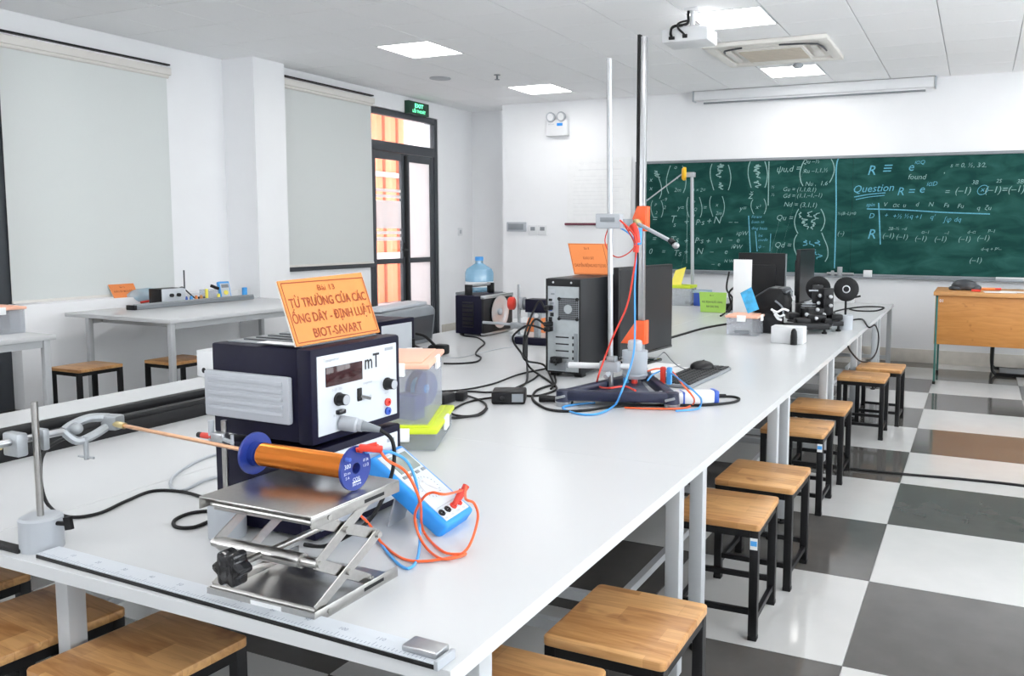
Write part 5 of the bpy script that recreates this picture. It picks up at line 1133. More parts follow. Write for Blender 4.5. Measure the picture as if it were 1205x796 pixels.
G().obox(t1-td_*.012, (.03, .079, .066), td_, tn).out('end_cap', 'blue_d', tb, bev=.010); G().obox((t0*.58+t1*.42), (.014, .078, .065), td_, tn).out('blue_band', 'blue_d', tb, bev=.006)
G().cyl(t1, t1+td_*.05, .010, .007, 10).out('strain_relief', 'rubber', tb)
L_ = lambda lab, m, pts, r=.0045: lead('test_lead', lab, m, pts, r, 'cable', (), 'coloured leads on the tripod apparatus')
L_('orange red lead looping from the release clamp down past the pole', 'red', [(R1.x+.06, R1.y-.04, 1.655), (-1.585, 3.95, 1.588), (-1.566, 3.95, 1.516), (-1.587, 3.95, 1.353), (-1.618, 3.95, 1.214), (-1.679, 3.93, 1.069), (-1.721, 3.92, 0.958), (-1.727, 3.85, 0.867), (-1.774, 3.945, 0.8), (-1.599, 3.685, 0.845), (-1.546, 3.76, 0.845), (-1.457, 3.682, 0.845)], .0048)
L_('thin red wire making a wide loop behind the round pole below the release clamp', 'red', [(R1.x+.07, R1.y-.03, 1.645), (-1.608, 4.02, 1.545), (-1.626, 4.02, 1.497), (-1.705, 4.05, 1.464), (-1.758, 4.05, 1.49), (-1.783, 4.05, 1.547), (-1.76, 4.03, 1.604), (R1.x-.02, R1.y+.03, 1.63)], .0032)
L_('light blue lead hanging straight from the magnet arm over the grey cup', 'blue_l', [(R2.x-.10, R2.y-.16, 1.63), (-1.635, 4.1, 1.543), (-1.633, 4.1, 1.3), (-1.59, 4, 1.066), (-1.579, 3.95, 0.964), (-1.512, 3.72, 0.917), (-1.497, 3.6, 0.848), (-1.566, 3.683, 0.765), (-1.575, 3.512, 0.756), (-1.66, 3.471, 0.756), (-1.783, 3.558, 0.756), (-1.759, 3.658, 0.756), (-1.693, 3.735, 0.756)], .0048)
L_('orange red lead in a low arc to the right foot of the tripod', 'red_o', [(-1.575, 4.148, 0.86), (-1.53, 4.195, 0.87), (-1.48, 4.261, 0.85), (-1.241, 3.759, 0.87), (-1.193, 3.716, 0.845), (-1.204, 3.803, 0.8), (-1.242, 3.883, 0.757), (-1.269, 3.782, 0.757), (-1.415, 3.711, 0.757), (-1.514, 3.685, 0.757)], .0045)
L_('light blue lead arching from the blue plug to the table right of the tripod', 'blue_l', [(-1.514, 3.99, 0.84), (-1.514, 4.089, 0.86), (-1.461, 4.138, 0.87), (-1.259, 3.825, 0.87), (-1.188, 3.765, 0.845), (-1.181, 3.837, 0.8), (-1.198, 3.881, 0.757), (-1.197, 3.795, 0.757), (-1.268, 3.719, 0.757)], .0045)
o = G().tube([(-1.61, 4, 1.635), (-1.591, 4, 1.601), (-1.581, 4, 1.541)], .016, 10).out('banana_plug', 'red'); tag(o, 'red banana plug hanging from the magnet arm beside the round pole', 'plug')
o = G().cyl((-1.604, 4.08, 1.618), (-1.603, 4.08, 1.531), .017, .013, 12).out('banana_plug', 'blue_l'); tag(o, 'light blue banana plug hanging from the magnet arm beside the track pole', 'plug')
o = G().cyl((-1.566, 3.95, 1.529), (-1.57, 3.95, 1.495), .015, n=12).out('banana_plug', 'red'); tag(o, 'small red plug half way down the lead under the magnet arm', 'plug')
cab('thin grey mouse cable peaking over the white paper', [(-1.516, 5.041, 0.757), (-1.558, 4.876, 0.757), (-1.67, 4.965, 0.757), (-1.739, 5.002, 0.79), (-1.869, 5.236, 0.8), (-1.884, 5.166, 0.78), (-1.897, 5.043, 0.757)], .0035, 'mouse_cable', 'mgrey')
cab('black cable running along the table from the monitor toward the clear pink lid box', [(-2.204, 6.292, 0.757), (-2.19, 6.61, 0.757), (-2.16, 7.108, 0.757), (-2.065, 7.54, 0.757), (-2.024, 7.809, 0.757)], .010)

# ---------------------------------------------------------------- middle distance, left row
lb = thing('box_lamp', 'navy box lamp with a round silver reflector and a top handle', 'lamp', (-3.72, 5.98, TZ), 0)
lx0, lx1, ly0, ly1, lz = -3.85, -3.575, 5.74, 6.20, 1.075
G().box(lx0, ly0, TZ+.015, lx1-.02, ly1, lz).out('housing', 'navy', lb, bev=.006)
G().box(lx1-.03, ly0, TZ+.012, lx1-.008, ly1, lz-.02).out('front_board', 'black', lb, bev=.004)
G().box(lx1-.034, ly0-.002, lz-.022, lx1, ly1+.002, lz+.004).out('top_trim', 'alu', lb, bev=.003)
G().box(lx1-.034, ly0-.002, TZ+.01, lx1, ly1+.002, TZ+.026).out('bottom_trim', 'alu', lb, bev=.003)
G().box(lx0+.07, ly0-.006, TZ+.07, lx1-.10, ly0+.002, lz-.05).out('side_vent', 'black', lb, bev=.003)
for k in range(6): G().box(lx0+.075, ly0-.009, TZ+.082+k*.035, lx1-.105, ly0-.004, TZ+.092+k*.035).out('vent_slat', 'navy', lb)
G().lathe((lx1+.001, 5.97, .935), X, [(0, .125), (.012, .135), (.014, .122), (.004, .10), (-.004, .05), (-.006, 0)], 32).out('reflector', 'chrome', lb)
G().ell((lx1+.010, 5.97, .935), (.02, .03, .03)).out('bulb', 'lgrey', lb)
for y in (5.80, 6.14): G().box(lx0+.06, y-.012, lz, lx0+.12, y+.012, lz+.085).out('handle_post', 'black', lb, bev=.003)
G().cyl((lx0+.09, 5.80, lz+.072), (lx0+.09, 6.14, lz+.072), .012, n=10).out('handle_bar', 'alu', lb)
for x in (lx0+.04, lx1-.05):
    for y in (ly0+.04, ly1-.04): G().cyl((x, y, TZ), (x, y, TZ+.016), .016, n=10).out('foot', 'rubber', lb)

wb_ = thing('water_bottle', 'big blue water cooler bottle behind the box lamp', 'bottle', (-5.99, 9.5, .79))
G().lathe((-5.99, 9.5, .792), Z, [(0, .10), (.01, .17), (.03, .185), (.10, .185), (.11, .178), (.13, .178), (.14, .185), (.25, .185), (.30, .165), (.35, .09), (.375, .052), (.42, .050)], 28).out('bottle_body', 'clearpet', wb_)
G().lathe((-5.99, 9.5, 1.205), Z, [(0, .055), (.045, .055), (.05, .045), (.05, 0)], 20).out('cap', 'blue_l', wb_)
G().lathe((-5.99, 9.5, .86), Z, [(0, .1865), (.07, .1865)], 28).out('label_band', 'paper', wb_)
ws = thing('bottle_stand', 'black and grey stand under the blue water bottle', 'stand', (-5.99, 9.5, 0))
G().box(-6.22, 9.28, .755, -5.76, 9.72, .79).out('top_board', 'mgrey', ws, bev=.005)
for sx in (-6.19, -5.79):
    for sy in (9.31, 9.69): G().box(sx-.018, sy-.018, 0, sx+.018, sy+.018, .755).out('leg', 'black_s', ws, bev=.003)
for sx in (-6.19, -5.79): G().box(sx-.012, 9.328, .2, sx+.012, 9.672, .23).out('stretcher', 'black_s', ws)

lst = thing('clamp_stand', 'small grey stand with a red knob and horizontal rod left of the computer tower', 'stand', (-3.19, 5.62, TZ))
G().lathe((-3.19, 5.62, TZ), Z, [(0, .07), (.05, .07), (.055, .06), (.055, 0)], 20).out('base', 'lgrey', lst)
G().cyl((-3.19, 5.62, TZ+.05), (-3.19, 5.62, 1.19), .012, n=12).out('rod', 'alu', lst)
G().lathe((-3.21, 5.60, 1.045), (-1, -.3, 0), [(0, .035), (.01, .05), (.045, .05), (.055, .04), (.055, 0)], 14).out('red_knob', 'red', lst)
G().lathe((-3.17, 5.62, 1.045), (1, 0, 0), [(0, .05), (.03, .05), (.03, .03), (.07, .03), (.07, 0)], 16).out('wheel', 'castal', lst)
G().obox((-3.19, 5.61, .875), (.12, .05, .05), X, Y).out('clamp_block', 'castal', lst, bev=.008)
G().cyl((-3.50, 5.60, .885), (-3.12, 5.60, .88), .011, n=10).out('cross_rod', 'lgrey', lst)
G().cyl((-3.12, 5.62, 1.045), (-3.06, 5.64, 1.045), .014, n=10).out('shaft', 'lgrey', lst)
o = thing('photo_cell', 'navy square sensor box on a grey mount left of the computer tower', 'instrument', (-3.03, 5.6, .97))
G().box(-3.105, 5.56, .985, -2.93, 5.68, 1.085).out('box_body', 'navy', o, bev=.005); G().box(-3.10, 5.57, TZ+.0, -2.96, 5.67, TZ+.02).out('base_plate', 'castal', o); G().box(-3.05, 5.60, TZ+.02, -3.01, 5.64, .96).out('post', 'castal', o); G().box(-3.09, 5.57, .945, -2.96, 5.67, .985).out('mount', 'lgrey', o, bev=.005)
G().cyl((-3.0, 5.555, .965), (-3.0, 5.54, .965), .016, n=10).out('knob', 'white', o)
card('table_sign', 'orange card lying back on the table left of the computer tower', 'sign', (-3.48, 6.22, TZ+.003), (-3.22, 6.18, TZ+.003), (-3.24, 6.34, TZ+.185), (-3.50, 6.38, TZ+.185), (), 'orange2', border=False)
clipbox('storage_box', 'clear box with a peach lid partly hidden behind the left side of the computer tower', (-2.98, 6.05), .26, .30, TZ, .24, 'peach')
o = G().box(-3.15, 5.47, TZ+.001, -2.85, 5.53, TZ+.055).out('navy_bar', 'navy', bev=.008); tag(o, 'navy blue bar lying on the table in front of the small clamp stand', 'bar')
cab('thin black cable winding from the lamp box across the white table', [(-3.974, 6.04, 0.757), (-3.899, 5.875, 0.757), (-3.747, 5.695, 0.757), (-3.598, 5.649, 0.757), (-3.44, 5.496, 0.757), (-3.324, 5.336, 0.757), (-3.218, 5.085, 0.757), (-3.1, 4.865, 0.757), (-2.986, 4.748, 0.757), (-2.917, 4.578, 0.757), (-2.976, 4.472, 0.757), (-3.063, 4.429, 0.757)], .006)
cab('pale grey thin cable crossing the table behind the clear boxes', [(-3.197, 4.644, 0.757), (-3.117, 4.683, 0.757), (-3.1, 4.865, 0.757), (-3.099, 5.144, 0.757), (-3.063, 5.311, 0.757)], .003, 'thin_wire', 'lgrey')

ps_ = thing('power_supply', 'navy power supply with a white front panel behind the orange lettered card', 'instrument', (-3.5, 4.45, TZ))
G().box(-3.80, 4.225, TZ+.01, -3.43, 4.575, 1.02).out('case', 'navy', ps_, bev=.006)
G().box(-3.44, 4.215, TZ+.005, -3.40, 4.585, 1.024).out('front_bezel', 'navy', ps_, bev=.006); G().box(-3.402, 4.245, TZ+.03, -3.3985, 4.555, .995).out('front_panel', 'panel', ps_)
g = G(); g.text('kV', (-3.398, 4.34, .82), Y, Z, .04); g.out('printing', 'ink_grey', ps_, smooth=False)
for y in (4.28, 4.52): G().cyl((-3.42, y, TZ), (-3.42, y, TZ+.012), .015, n=10).cyl((-3.78, y, TZ), (-3.78, y, TZ+.012), .015, n=10).out('foot', 'rubber', ps_)
G().cyl((-3.39, 4.56, .80), (-3.39, 4.56, .88), .01, n=10).obox((-3.37, 4.57, .80), (.03, .05, .02), X, Y).out('binding_post', 'black', ps_)
cs = thing('carrying_case', 'dark grey slanted carrying case standing behind the white fronted power supply', 'case', (-4.0, 5.0, TZ))
pr_c = [(-.30, 0), (.28, 0), (.33, .245), (.27, .285), (-.28, .265), (-.33, .22)]
G().prism(pr_c, (-4.02, 5.05, TZ), Y, Z, .24).rot((-4.02, 5.05, TZ), 0).out('shell', 'mgrey', cs, bev=.02, seg=3)
G().prism([(-.27, .03), (.25, .03), (.285, .21), (-.28, .20)], (-3.781, 5.05, TZ), Y, Z, .012).out('side_panel', 'dgrey', cs, bev=.008)
G().prism([(-.29, .268), (.26, .284), (.25, .31), (-.27, .29)], (-3.99, 5.05, TZ), Y, Z, .18).out('lid_band', 'lgrey', cs, bev=.008)
o = thing('power_plug', 'black plug with a stiff cable lying behind the peach lid box', 'plug', (-3.311, 4.769, 0.75))
p = wpos(o); G().obox(p+Z*.04, (.09, .07, .07), X, Y).out('plug_body', 'black', o, bev=.015); G().cyl(p+Vector((-.04, 0, .045)), p+Vector((-.11, .01, .045)), .018, .012, 10).out('strain_relief', 'rubber', o)
cab('stiff black cable from the carrying case down to the black plug', [(-3.542, 4.799, 0.88), (-3.453, 4.774, 0.87), (-3.388, 4.781, 0.82), (-3.306, 4.733, 0.79)], .010)
cab('second black cable curling beside the carrying case', [(-3.575, 4.803, 0.8), (-3.425, 4.686, 0.8), (-3.486, 4.848, 0.77), (-3.433, 4.825, 0.8), (-3.379, 4.807, 0.77)], .008)

# ---------------------------------------------------------------- far end of the tables
pl_ = thing('pole_stand', 'tall thin pole with an amber head and slanting wire before the chalkboard', 'stand', (-3.066, 9.55, TZ))
G().lathe((-3.066, 9.55, TZ), Z, [(0, .09), (.03, .09), (.035, .05), (.035, 0)], 20).out('base', 'dgrey', pl_)
G().cyl((-3.066, 9.55, TZ+.03), (-3.097, 9.55, 2.27), .020, n=12).out('pole', 'lgrey', pl_)
G().box(-3.19, 9.52, 2.235, -3.06, 9.58, 2.29).out('bracket', 'lgrey', pl_, bev=.006)
G().lathe((-3.17, 9.55, 2.275), (-1, -.4, 0), [(0, .075), (.03, .08), (.05, .06), (.05, 0)], 18).out('amber_head', 'yellow_p', pl_)
G().cyl((-3.22, 9.54, 2.27), (-3.72, 9.50, 1.91), .008, n=8).out('slanting_wire', 'lgrey', pl_)
o = thing('storage_box', 'clear box with a lime lid and yellow paper before the chalkboard', 'storage box', (-3.10, 9.30, TZ))
clipb = (-3.23, 9.18, -2.98, 9.42)
g = G(); t = .004
for a in ((clipb[0], clipb[1], clipb[2], clipb[1]+t), (clipb[0], clipb[3]-t, clipb[2], clipb[3]), (clipb[0], clipb[1]+t, clipb[0]+t, clipb[3]-t), (clipb[2]-t, clipb[1]+t, clipb[2], clipb[3]-t)): g.box(a[0], a[1], TZ, a[2], a[3], TZ+.20)
g.box(clipb[0], clipb[1], TZ, clipb[2], clipb[3], TZ+.004).out('box_body', 'clearbox', o, smooth=False)
G().box(clipb[0]-.01, clipb[1]-.01, TZ+.20, clipb[2]+.01, clipb[3]+.01, TZ+.235).out('lid', 'lime', o, bev=.008)
o = G().quad4((-3.22, 9.20, TZ+.236), (-3.10, 9.22, TZ+.236), (-3.07, 9.30, TZ+.44), (-3.19, 9.28, TZ+.40), .003).out('yellow_sheet', 'yellow', smooth=False); tag(o, 'bright yellow folded sheet standing on the lime lid box', 'paper')
o = thing('blue_tub', 'dark blue tub with a pale rim beside the lime lid box', 'tub', (-2.88, 9.32, TZ))
G().box(-2.955, 9.24, TZ, -2.80, 9.42, TZ+.15).out('tub_body', 'blue_d', o, bev=.01); G().box(-2.965, 9.23, TZ+.15, -2.79, 9.43, TZ+.18).out('rim', 'bag', o, bev=.006)
card('table_sign', 'lime green card on the left row in front of the green board', 'sign', (-2.655, 8.55, TZ+.004), (-2.385, 8.55, TZ+.004), (-2.40, 8.64, TZ+.21), (-2.70, 8.64, TZ+.21),
     (('Bài 11', .80, .14, .08, 0), ('XÁC ĐỊNH BƯỚC SÓNG', .46, .84, .10, .01), ('ÁNH SÁNG VÀNG', .24, .50, .10, .01)), 'green_c', 'ink', border=False)

wx = thing('white_carton', 'tall white carton standing behind the clear box with the peach lid', 'carton', (-2.06, 7.95, TZ))
G().box(-2.14, 7.93, TZ, -1.965, 7.96, 1.335).out('carton_body', 'paper', wx, bev=.003)
clipbox('storage_box', 'clear box with a peach lid and white clip holding leaflets at the far right row', (-1.745, 6.88), .25, .26, TZ, .165, 'peach')
lf_ = thing('leaflet', 'blue printed leaflet leaning on the peach lid in front of the white carton', 'leaflet', (-1.7, 6.80, .92))
a, b, c, d = Vector((-1.779, 6.82, 1.096)), Vector((-1.688, 6.82, 1.148)), Vector((-1.611, 6.78, 0.973)), Vector((-1.702, 6.78, 0.934))
G().quad4(d, c, b, a, .006).out('sheet', 'bluepaper', lf_)
o = G().box(-1.80, 6.744, TZ+.02, -1.68, 6.748, TZ+.045).out('label_strip', 'mgrey', smooth=False); tag(o, 'dark grey printed strip on the front of the peach lid box with the leaflet', 'label')

mb = thing('monitor', 'black back of a flat monitor in front of the chalkboard', 'monitor', (-2.10, 9.0, TZ))
G().box(-2.365, 8.96, .83, -1.865, 9.0, 1.375).out('housing', 'black', mb, bev=.008); G().box(-2.28, 8.93, .90, -1.95, 8.96, 1.25).out('rear_shell', 'black', mb, bev=.012)
G().box(-1.862, 8.975, .84, -1.852, 9.01, 1.37).out('side_trim', 'mgrey', mb, bev=.002)
G().box(-2.16, 8.955, TZ+.012, -2.06, 8.985, .95).out('stand_neck', 'black', mb, bev=.004); G().box(-2.24, 8.86, TZ, -1.98, 9.07, TZ+.016).out('stand_base', 'black', mb, bev=.005)
ms2 = thing('monitor', 'black monitor turned edge on beside the optical bench', 'monitor', (-1.48, 8.1, TZ))
e0, e1 = Vector((-1.515, 7.88, .93)), Vector((-1.475, 8.40, .93)); eu = (e1-e0).normalized(); en = eu.cross(Z)
G().obox((e0+e1)/2+Z*.26, (.54, .50, .035), eu, Z).out('housing', 'black', ms2, bev=.006); G().obox((e0+e1)/2+Z*.26+en*.018, (.51, .47, .003), eu, Z).out('screen_panel', 'screen', ms2)
G().obox((e0+e1)/2+Z*.24-en*.035, (.34, .34, .045), eu, Z).out('rear_shell', 'black', ms2, bev=.012)
G().obox((e0+e1)/2-Z*.06-en*.03, (.10, .24, .03), eu, Z).out('stand_neck', 'black', ms2, bev=.004); G().obox((e0+e1)/2-Z*.171-en*.03, (.26, .20, .016), eu, en).out('stand_base', 'black', ms2, bev=.004)

bk = thing('camera_bag', 'soft black equipment bag with pale straps beside the peach lid box', 'bag', (-1.55, 7.1, TZ))
G().box(-1.72, 6.98, TZ, -1.50, 7.26, .93).out('lower_body', 'black', bk, bev=.03)
G().prism([(-.155, 0), (.10, -.02), (.13, .10), (.09, .22), (-.02, .215), (-.15, .13)], (-1.56, 7.26, .92), X, Z, .28).out('upper_body', 'rubber', bk, bev=.03)
G().prism([(-.14, .135), (-.02, .215), (.11, .21), (.14, .16), (.10, .17), (-.02, .175), (-.13, .11)], (-1.56, 7.235, .925), X, Z, .24).out('flap', 'dgrey', bk, bev=.012)
for pts in ([(-1.55, 6.96, .96), (-1.50, 6.95, .94), (-1.45, 6.96, .965), (-1.41, 6.98, .95)], [(-1.53, 6.96, .94), (-1.48, 6.95, .905), (-1.44, 6.95, .92)], [(-1.52, 6.96, .92), (-1.49, 6.95, .885), (-1.46, 6.96, .875)]): G().tube(pts, .010, 6).out('strap', 'paper', bk)
for pts in ([(-1.44, 7.0, 1.10), (-1.40, 7.0, 1.12), (-1.39, 7.0, 1.07)], [(-1.52, 6.97, 1.03), (-1.46, 6.96, .98), (-1.45, 6.97, .90)]): G().tube(pts, .008, 6).out('buckle_strap', 'mgrey', bk)

ob = thing('optical_bench', 'low black optical bench crowded with black lens mounts', 'optical bench', (-1.25, 7.35, TZ))
bo0, bo1 = Vector((-1.50, 7.85, 0)), Vector((-1.10, 7.05, 0)); bu = (bo1-bo0).normalized(); bv = Vector((-bu.y, bu.x, 0))
def at(s, t, z): return bo0+bu*s+bv*t+Z*z
BL = (bo1-bo0).length
G().obox(at(BL*.3, 0, TZ+.055), (BL*.9, .11, .045), bu, bv).out('bed', 'black', ob, bev=.005); G().obox(at(BL*.83, -.14, TZ+.065), (.10, .38, .05), bu, bv).out('near_foot_bar', 'black', ob, bev=.005)
G().obox(at(BL*.62, .13, TZ+.07), (.10, .20, .04), bu, bv).out('side_bar', 'black', ob, bev=.005)
for s, t in ((BL*.83, .02), (BL*.83, -.30), (.05, 0), (BL*.62, .20)): G().lathe(at(s, t, TZ), Z, [(0, .022), (.012, .024), (.02, .012), (.05, .010)], 12).out('levelling_foot', 'black', ob)
for s, t, z, d in ((.62, -.02, .87, (.10, .16, .07)), (.50, .0, .90, (.14, .14, .10)), (.35, .02, .88, (.16, .12, .12)), (.44, -.17, .87, (.13, .10, .06)), (.66, -.15, .85, (.12, .12, .05)), (.20, -.0, .89, (.12, .14, .14)), (.12, -.16, .91, (.10, .12, .10)), (.50, .19, .87, (.12, .10, .05))):
    G().obox(at(s, t, z), d, bu, bv).out('carriage', 'black', ob, bev=.012)
for s, t, z in ((.42, .05, 1.02), (.50, .12, 1.0)):
    G().obox(at(s, t, z), (.03, .09, .24), bu, bv).out('mount_column', 'black', ob, bev=.004)
for s, t, z in ((.46, .06, 1.05), (.54, .13, 1.045), (.55, .13, .97), (.62, -.10, .90), (.60, .0, .94), (.70, -.04, .875), (.62, .05, .90), (.46, .05, .985)):
    c = at(s, t, z); G().lathe(c, (-bu.x*0+.2, -1, .1), [(0, .017), (.03, .017), (.035, .012), (.035, 0)], 12).out('thumb_screw', 'alu', ob)
for s, t, z, r in ((.30, .20, .86, .045), (.36, .15, .85, .045), (.70, .05, .84, .04)): G().lathe(at(s, t, z), (.6, -.8, 0), [(-.06, r*.7), (-.03, r), (.04, r), (.05, r*.8), (.05, 0)], 16).out('lens_barrel', 'black_g', ob)
G().obox(at(.40, .0, .985), (.06, .10, .012), bu, bv).out('vernier_plate', 'castal', ob); G().obox(at(.47, -.0, 1.095), (.02, .08, .012), bu, bv).out('top_bar', 'lgrey', ob, bev=.003)
for k in range(3): G().obox(at(.43, -.03, .94+k*.018), (.04, .12, .006), bu, bv).out('scale_line', 'castal', ob)

def disc(name, lab, c, r, zc, base):
    o = thing(name, lab, 'disc stand', (c[0], c[1], TZ), 0, 'black round discs on stands')
    G().lathe((c[0], c[1], zc), (.18, -1, 0), [(0, .028), (0, r), (.014, r), (.018, r-.01), (.014, .032), (.02, .030)], 36).out('disc', 'black', o)
    G().lathe((c[0], c[1], zc), (.18, -1, 0), [(.006, 0), (.008, .034), (.026, .034), (.028, .026), (.016, .024), (.016, 0)], 20).out('lens', 'chrome', o)
    G().cyl((c[0], c[1], TZ+.05), (c[0], c[1], zc-r+.02), .010, n=10).out('stem', 'black', o)
    if base: G().lathe((c[0], c[1], TZ), Z, [(0, .066), (.125, .066), (.13, .06), (.13, 0)], 24).out('base', 'lgrey', o)
    else: G().lathe((c[0], c[1], TZ), Z, [(0, .05), (.06, .05), (.06, 0)], 18).out('base', 'black', o)
    return o
disc('disc_stand', 'round black disc with a small central lens on a grey cylinder base', (-1.042, 7.62), .107, 1.105, True)
disc('disc_stand', 'round black disc with a lens half hidden behind the optical bench', (-1.33, 7.90), .112, 1.085, False)
wk = thing('white_block', 'white block on the right row with a rounded black knob on its front', 'block', (-1.30, 6.48, TZ))
G().box(-1.428, 6.42, TZ, -1.182, 6.56, .880).out('block_body', 'white', wk, bev=.006)
G().lathe((-1.245, 6.385, TZ), Z, [(0, .026), (.06, .026), (.10, .022), (.12, .012), (.125, 0)], 16).out('black_knob', 'rubber', wk)
cab('thin black cable trailing past the disc stand toward the far table end', [(-1.457, 8.101, 0.757), (-1.393, 8.678, 0.757), (-1.361, 9.31, 0.757), (-1.28, 9.693, 0.757), (-1.135, 10.009, 0.757), (-0.948, 9.986, 0.757), (-0.988, 9.506, 0.757), (-1.154, 9.419, 0.757), (-1.265, 9.584, 0.757)], .008)
cab('black cable leaving the disc stand and hanging in a loop over the table edge', [(-1.094, 8.374, 0.757), (-1.001, 8.511, 0.757), (-.868, 7.86, .752), (-0.85, 8.22, 0.735), (-0.84, 8.464, 0.596), (-0.84, 8.284, 0.471), (-0.84, 7.677, 0.474), (-0.84, 7.072, 0.559), (-0.85, 6.614, 0.687), (-0.86, 6.489, 0.748)], .007)
cab('black cable hanging behind the carton from the monitor to the table', [(-2.366, 8.6, 1.183), (-2.362, 8.5, 1.011), (-2.27, 8.4, 0.916), (-2.411, 8.725, 0.76), (-2.332, 8.191, 0.757)], .010)
cab('black cable coiled beside the white carton at the left', [(-2.201, 8.2, 1.051), (-2.252, 8.2, 0.99), (-2.232, 8.2, 0.88), (-2.377, 8.636, 0.76), (-2.352, 8.711, 0.8)], .010)
o = thing('power_strip', 'black extension block on the table beside the lime green card', 'power strip', (-2.425, 8.947, 0.75)); p = wpos(o); G().box(p.x-.06, p.y-.05, TZ, p.x+.05, p.y+.06, TZ+.07).out('block', 'black', o, bev=.01); G().box(p.x-.03, p.y-.03, TZ+.07, p.x+.02, p.y+.03, TZ+.075).out('socket', 'dgrey', o)
o = thing('small_adapter', 'little white plug on the table behind the disc stand', 'adapter', (-1.386, 10.481, 0.75)); p = wpos(o); G().box(p.x-.05, p.y-.04, TZ, p.x+.05, p.y+.05, TZ+.09).out('body', 'white', o, bev=.012); G().cyl(p+Vector((.04, 0, .07)), p+Vector((.12, .02, .09)), .012, n=8).out('plug', 'black', o)

# ---------------------------------------------------------------- on the side table by the window
sr_ = thing('grey_rail', 'long grey aluminium rail lying along the side table by the window wall', 'rail', (-6.98, 5.9, SZ))
q0, q1 = Vector((-7.092, 5.297, 0.85)), Vector((-7.118, 6.719, 0.85)); qd = (q1-q0).normalized(); qn = Vector((-qd.y, qd.x, 0)); QL = (q1-q0).length
G().obox((q0+q1)/2+Z*.02, (QL, .10, .036), qd, qn).out('rail_body', 'mgrey', sr_, bev=.004); G().obox((q0+q1)/2+Z*.045-qn*.03, (QL, .03, .014), qd, qn).out('rail_lip', 'castal', sr_, bev=.003)
G().obox(q0+Z*.022, (.03, .11, .044), qd, qn).out('end_cap', 'black', sr_, bev=.004)
pw = thing('bench_supply', 'small white fronted instrument with a dark top on the side table', 'instrument', (-7.439, 5.943, 0.85))
p = wpos(pw); p = Vector((p.x, p.y, 0))*(7.24/abs(p.x))+Z*SZ; pw.location = p; G().box(p.x-.12, p.y-.10, SZ+.005, p.x+.06, p.y+.17, SZ+.165).out('case', 'black', pw, bev=.006); G().box(p.x+.06, p.y-.10, SZ+.005, p.x+.066, p.y+.17, SZ+.165).out('front_panel', 'panel', pw, bev=.002)
for dy in (.0, .08): G().cyl((p.x+.066, p.y+dy, SZ+.10), (p.x+.09, p.y+dy, SZ+.10), .018, n=12).out('knob', 'black', pw)
G().cyl((p.x+.075, p.y+.15, SZ+.16), (p.x+.075, p.y+.15, SZ+.34), .007, n=8).out('antenna', 'dgrey', pw)
bgq = thing('plastic_bag', 'pale blue plastic bag bundled at the near end of the grey rail', 'bag', (-7.615, 5.849, 0.85))
p = wpos(bgq); g = G().ell(p+Z*.075, (.10, .22, .075), 16, 10)
for v_ in g.v: v_.z = max(SZ+.052 if False else SZ+.001, v_.z+.012*math.sin(40*v_.x)*math.sin(33*v_.y))
g.out('bag_body', 'bag', bgq); G().tube([p+Vector((.08, -.12, .02)), p+Vector((.10, 0, .03)), p+Vector((.09, .14, .02))], .012, 6).out('red_wire', 'red', bgq)
bm_ = thing('multimeter', 'small blue handheld meter standing on the side table by the wall pier', 'multimeter', (-7.451, 6.67, 0.85))
p = wpos(bm_); p = Vector((p.x, p.y, 0))*(7.30/abs(p.x))+Z*SZ; bm_.location = p; G().obox(p+Vector((0, .0, .098)), (.13, .19, .04), (.12, 1, 0), (-.25, 0, 1)).out('holster', 'blue_l', bm_, bev=.01); G().obox(p+Vector((.022, -.003, .10)), (.10, .15, .004), (.12, 1, 0), (-.25, 0, 1)).out('face_plate', 'panel', bm_)
G().obox(p+Vector((.014, -.002, .145)), (.08, .035, .006), (.12, 1, 0), (-.25, 0, 1)).out('display', 'mgrey', bm_); G().lathe(p+Vector((.025, -.003, .075)), (1, -.12, .25), [(0, .026), (.012, .024), (.012, 0)], 16).out('dial', 'yellow', bm_)
yb = thing('yellow_box', 'small pale yellow box with black clips beside the small blue meter', 'box', (-7.308, 6.366, 0.85))
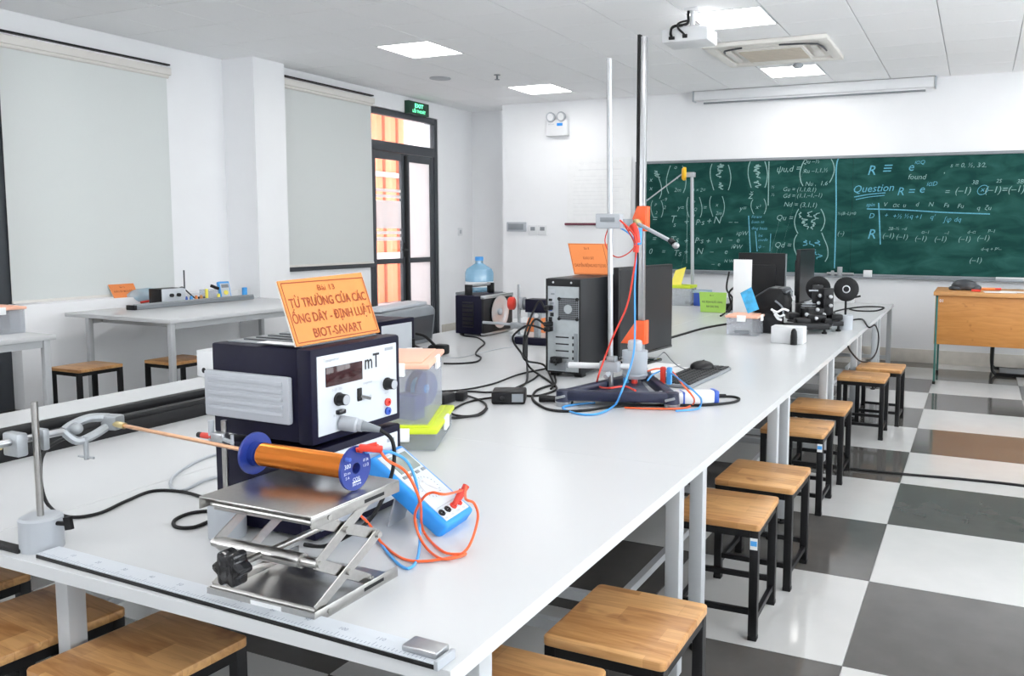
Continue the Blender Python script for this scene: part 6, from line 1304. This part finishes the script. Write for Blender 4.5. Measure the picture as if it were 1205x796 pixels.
p = wpos(yb); p = Vector((p.x, p.y, 0))*(7.31/abs(p.x))+Z*SZ; yb.location = p; G().box(p.x-.06, p.y-.09, SZ, p.x+.04, p.y+.07, SZ+.12).out('box_body', 'clearbox', yb, bev=.004); G().box(p.x+.035, p.y-.10, SZ, p.x+.05, p.y-.07, SZ+.13).box(p.x+.035, p.y+.05, SZ, p.x+.05, p.y+.08, SZ+.07).out('corner_post', 'yellow', yb, bev=.003)
G().obox(p+Vector((.03, .03, .14)), (.10, .025, .03), (0, 1, -.4), X).out('clip', 'black', yb, bev=.004)
for k, (m_, c_) in enumerate((('blue_d', 'blue'), ('blue_l', 'light blue'), ('orange2', 'orange'), ('desk', 'brown'))):
    p = Vector((-7.18, 5.96+.06*k, SZ))
    o = G().lathe((p.x, p.y, SZ), Z, [(0, .014), (.05, .016), (.075, .012), (.08, 0)], 12).out('bottle', m_); tag(o, 'tiny '+c_+' capped vial in the row behind the grey rail', 'vial')
cab('black cable looping behind the grey rail on the side table', [(-7.365, 5.986, 0.97), (-7.466, 6.151, 1), (-7.494, 6.234, 0.95), (-7.518, 6.335, 0.88), (-7.301, 6.233, 0.86), (-7.256, 6.257, 0.86)], .007)
for q_, w_ in (((-7.376, 6.329, 0.85), .06),):
    o = G().box(q_[0]-.03, q_[1]-.05, SZ, q_[0]+.03, q_[1]+.05, SZ+.045).out('black_block', 'black', bev=.01); tag(o, 'black block at the end of the looping cable on the side table', 'block')
o = G().box(*[q1.x-.02, q1.y-.10, SZ+.001, q1.x+.02, q1.y-.06, SZ+.13]).out('end_post', 'blue_l', bev=.006); tag(o, 'light blue post at the far end of the grey rail', 'post')
card('table_sign', 'orange card standing on the low wall under the left roller blind', 'sign', (-7.60, 5.50, .927), (-7.60, 5.76, .927), (-7.67, 5.76, 1.055), (-7.67, 5.49, 1.055), (('Bài 12', .70, .2, .12, 0), ('KHẢO SÁT MẠCH ĐIỆN', .38, .8, .14, .01)), 'orange2', border=False)

# ---------------------------------------------------------------- floor cable
o = G().tube([(-1.124, 5.763, 0.008), (-0.923, 5.765, 0.008), (-0.729, 5.788, 0.008), (-0.405, 5.808, 0.008), (-0.044, 5.852, 0.008), (0.327, 5.864, 0.008), (0.893, 5.795, 0.008)], .009, 8).out('floor_cable', 'rubber'); tag(o, 'black cable running over the checkered floor to the right', 'cable')
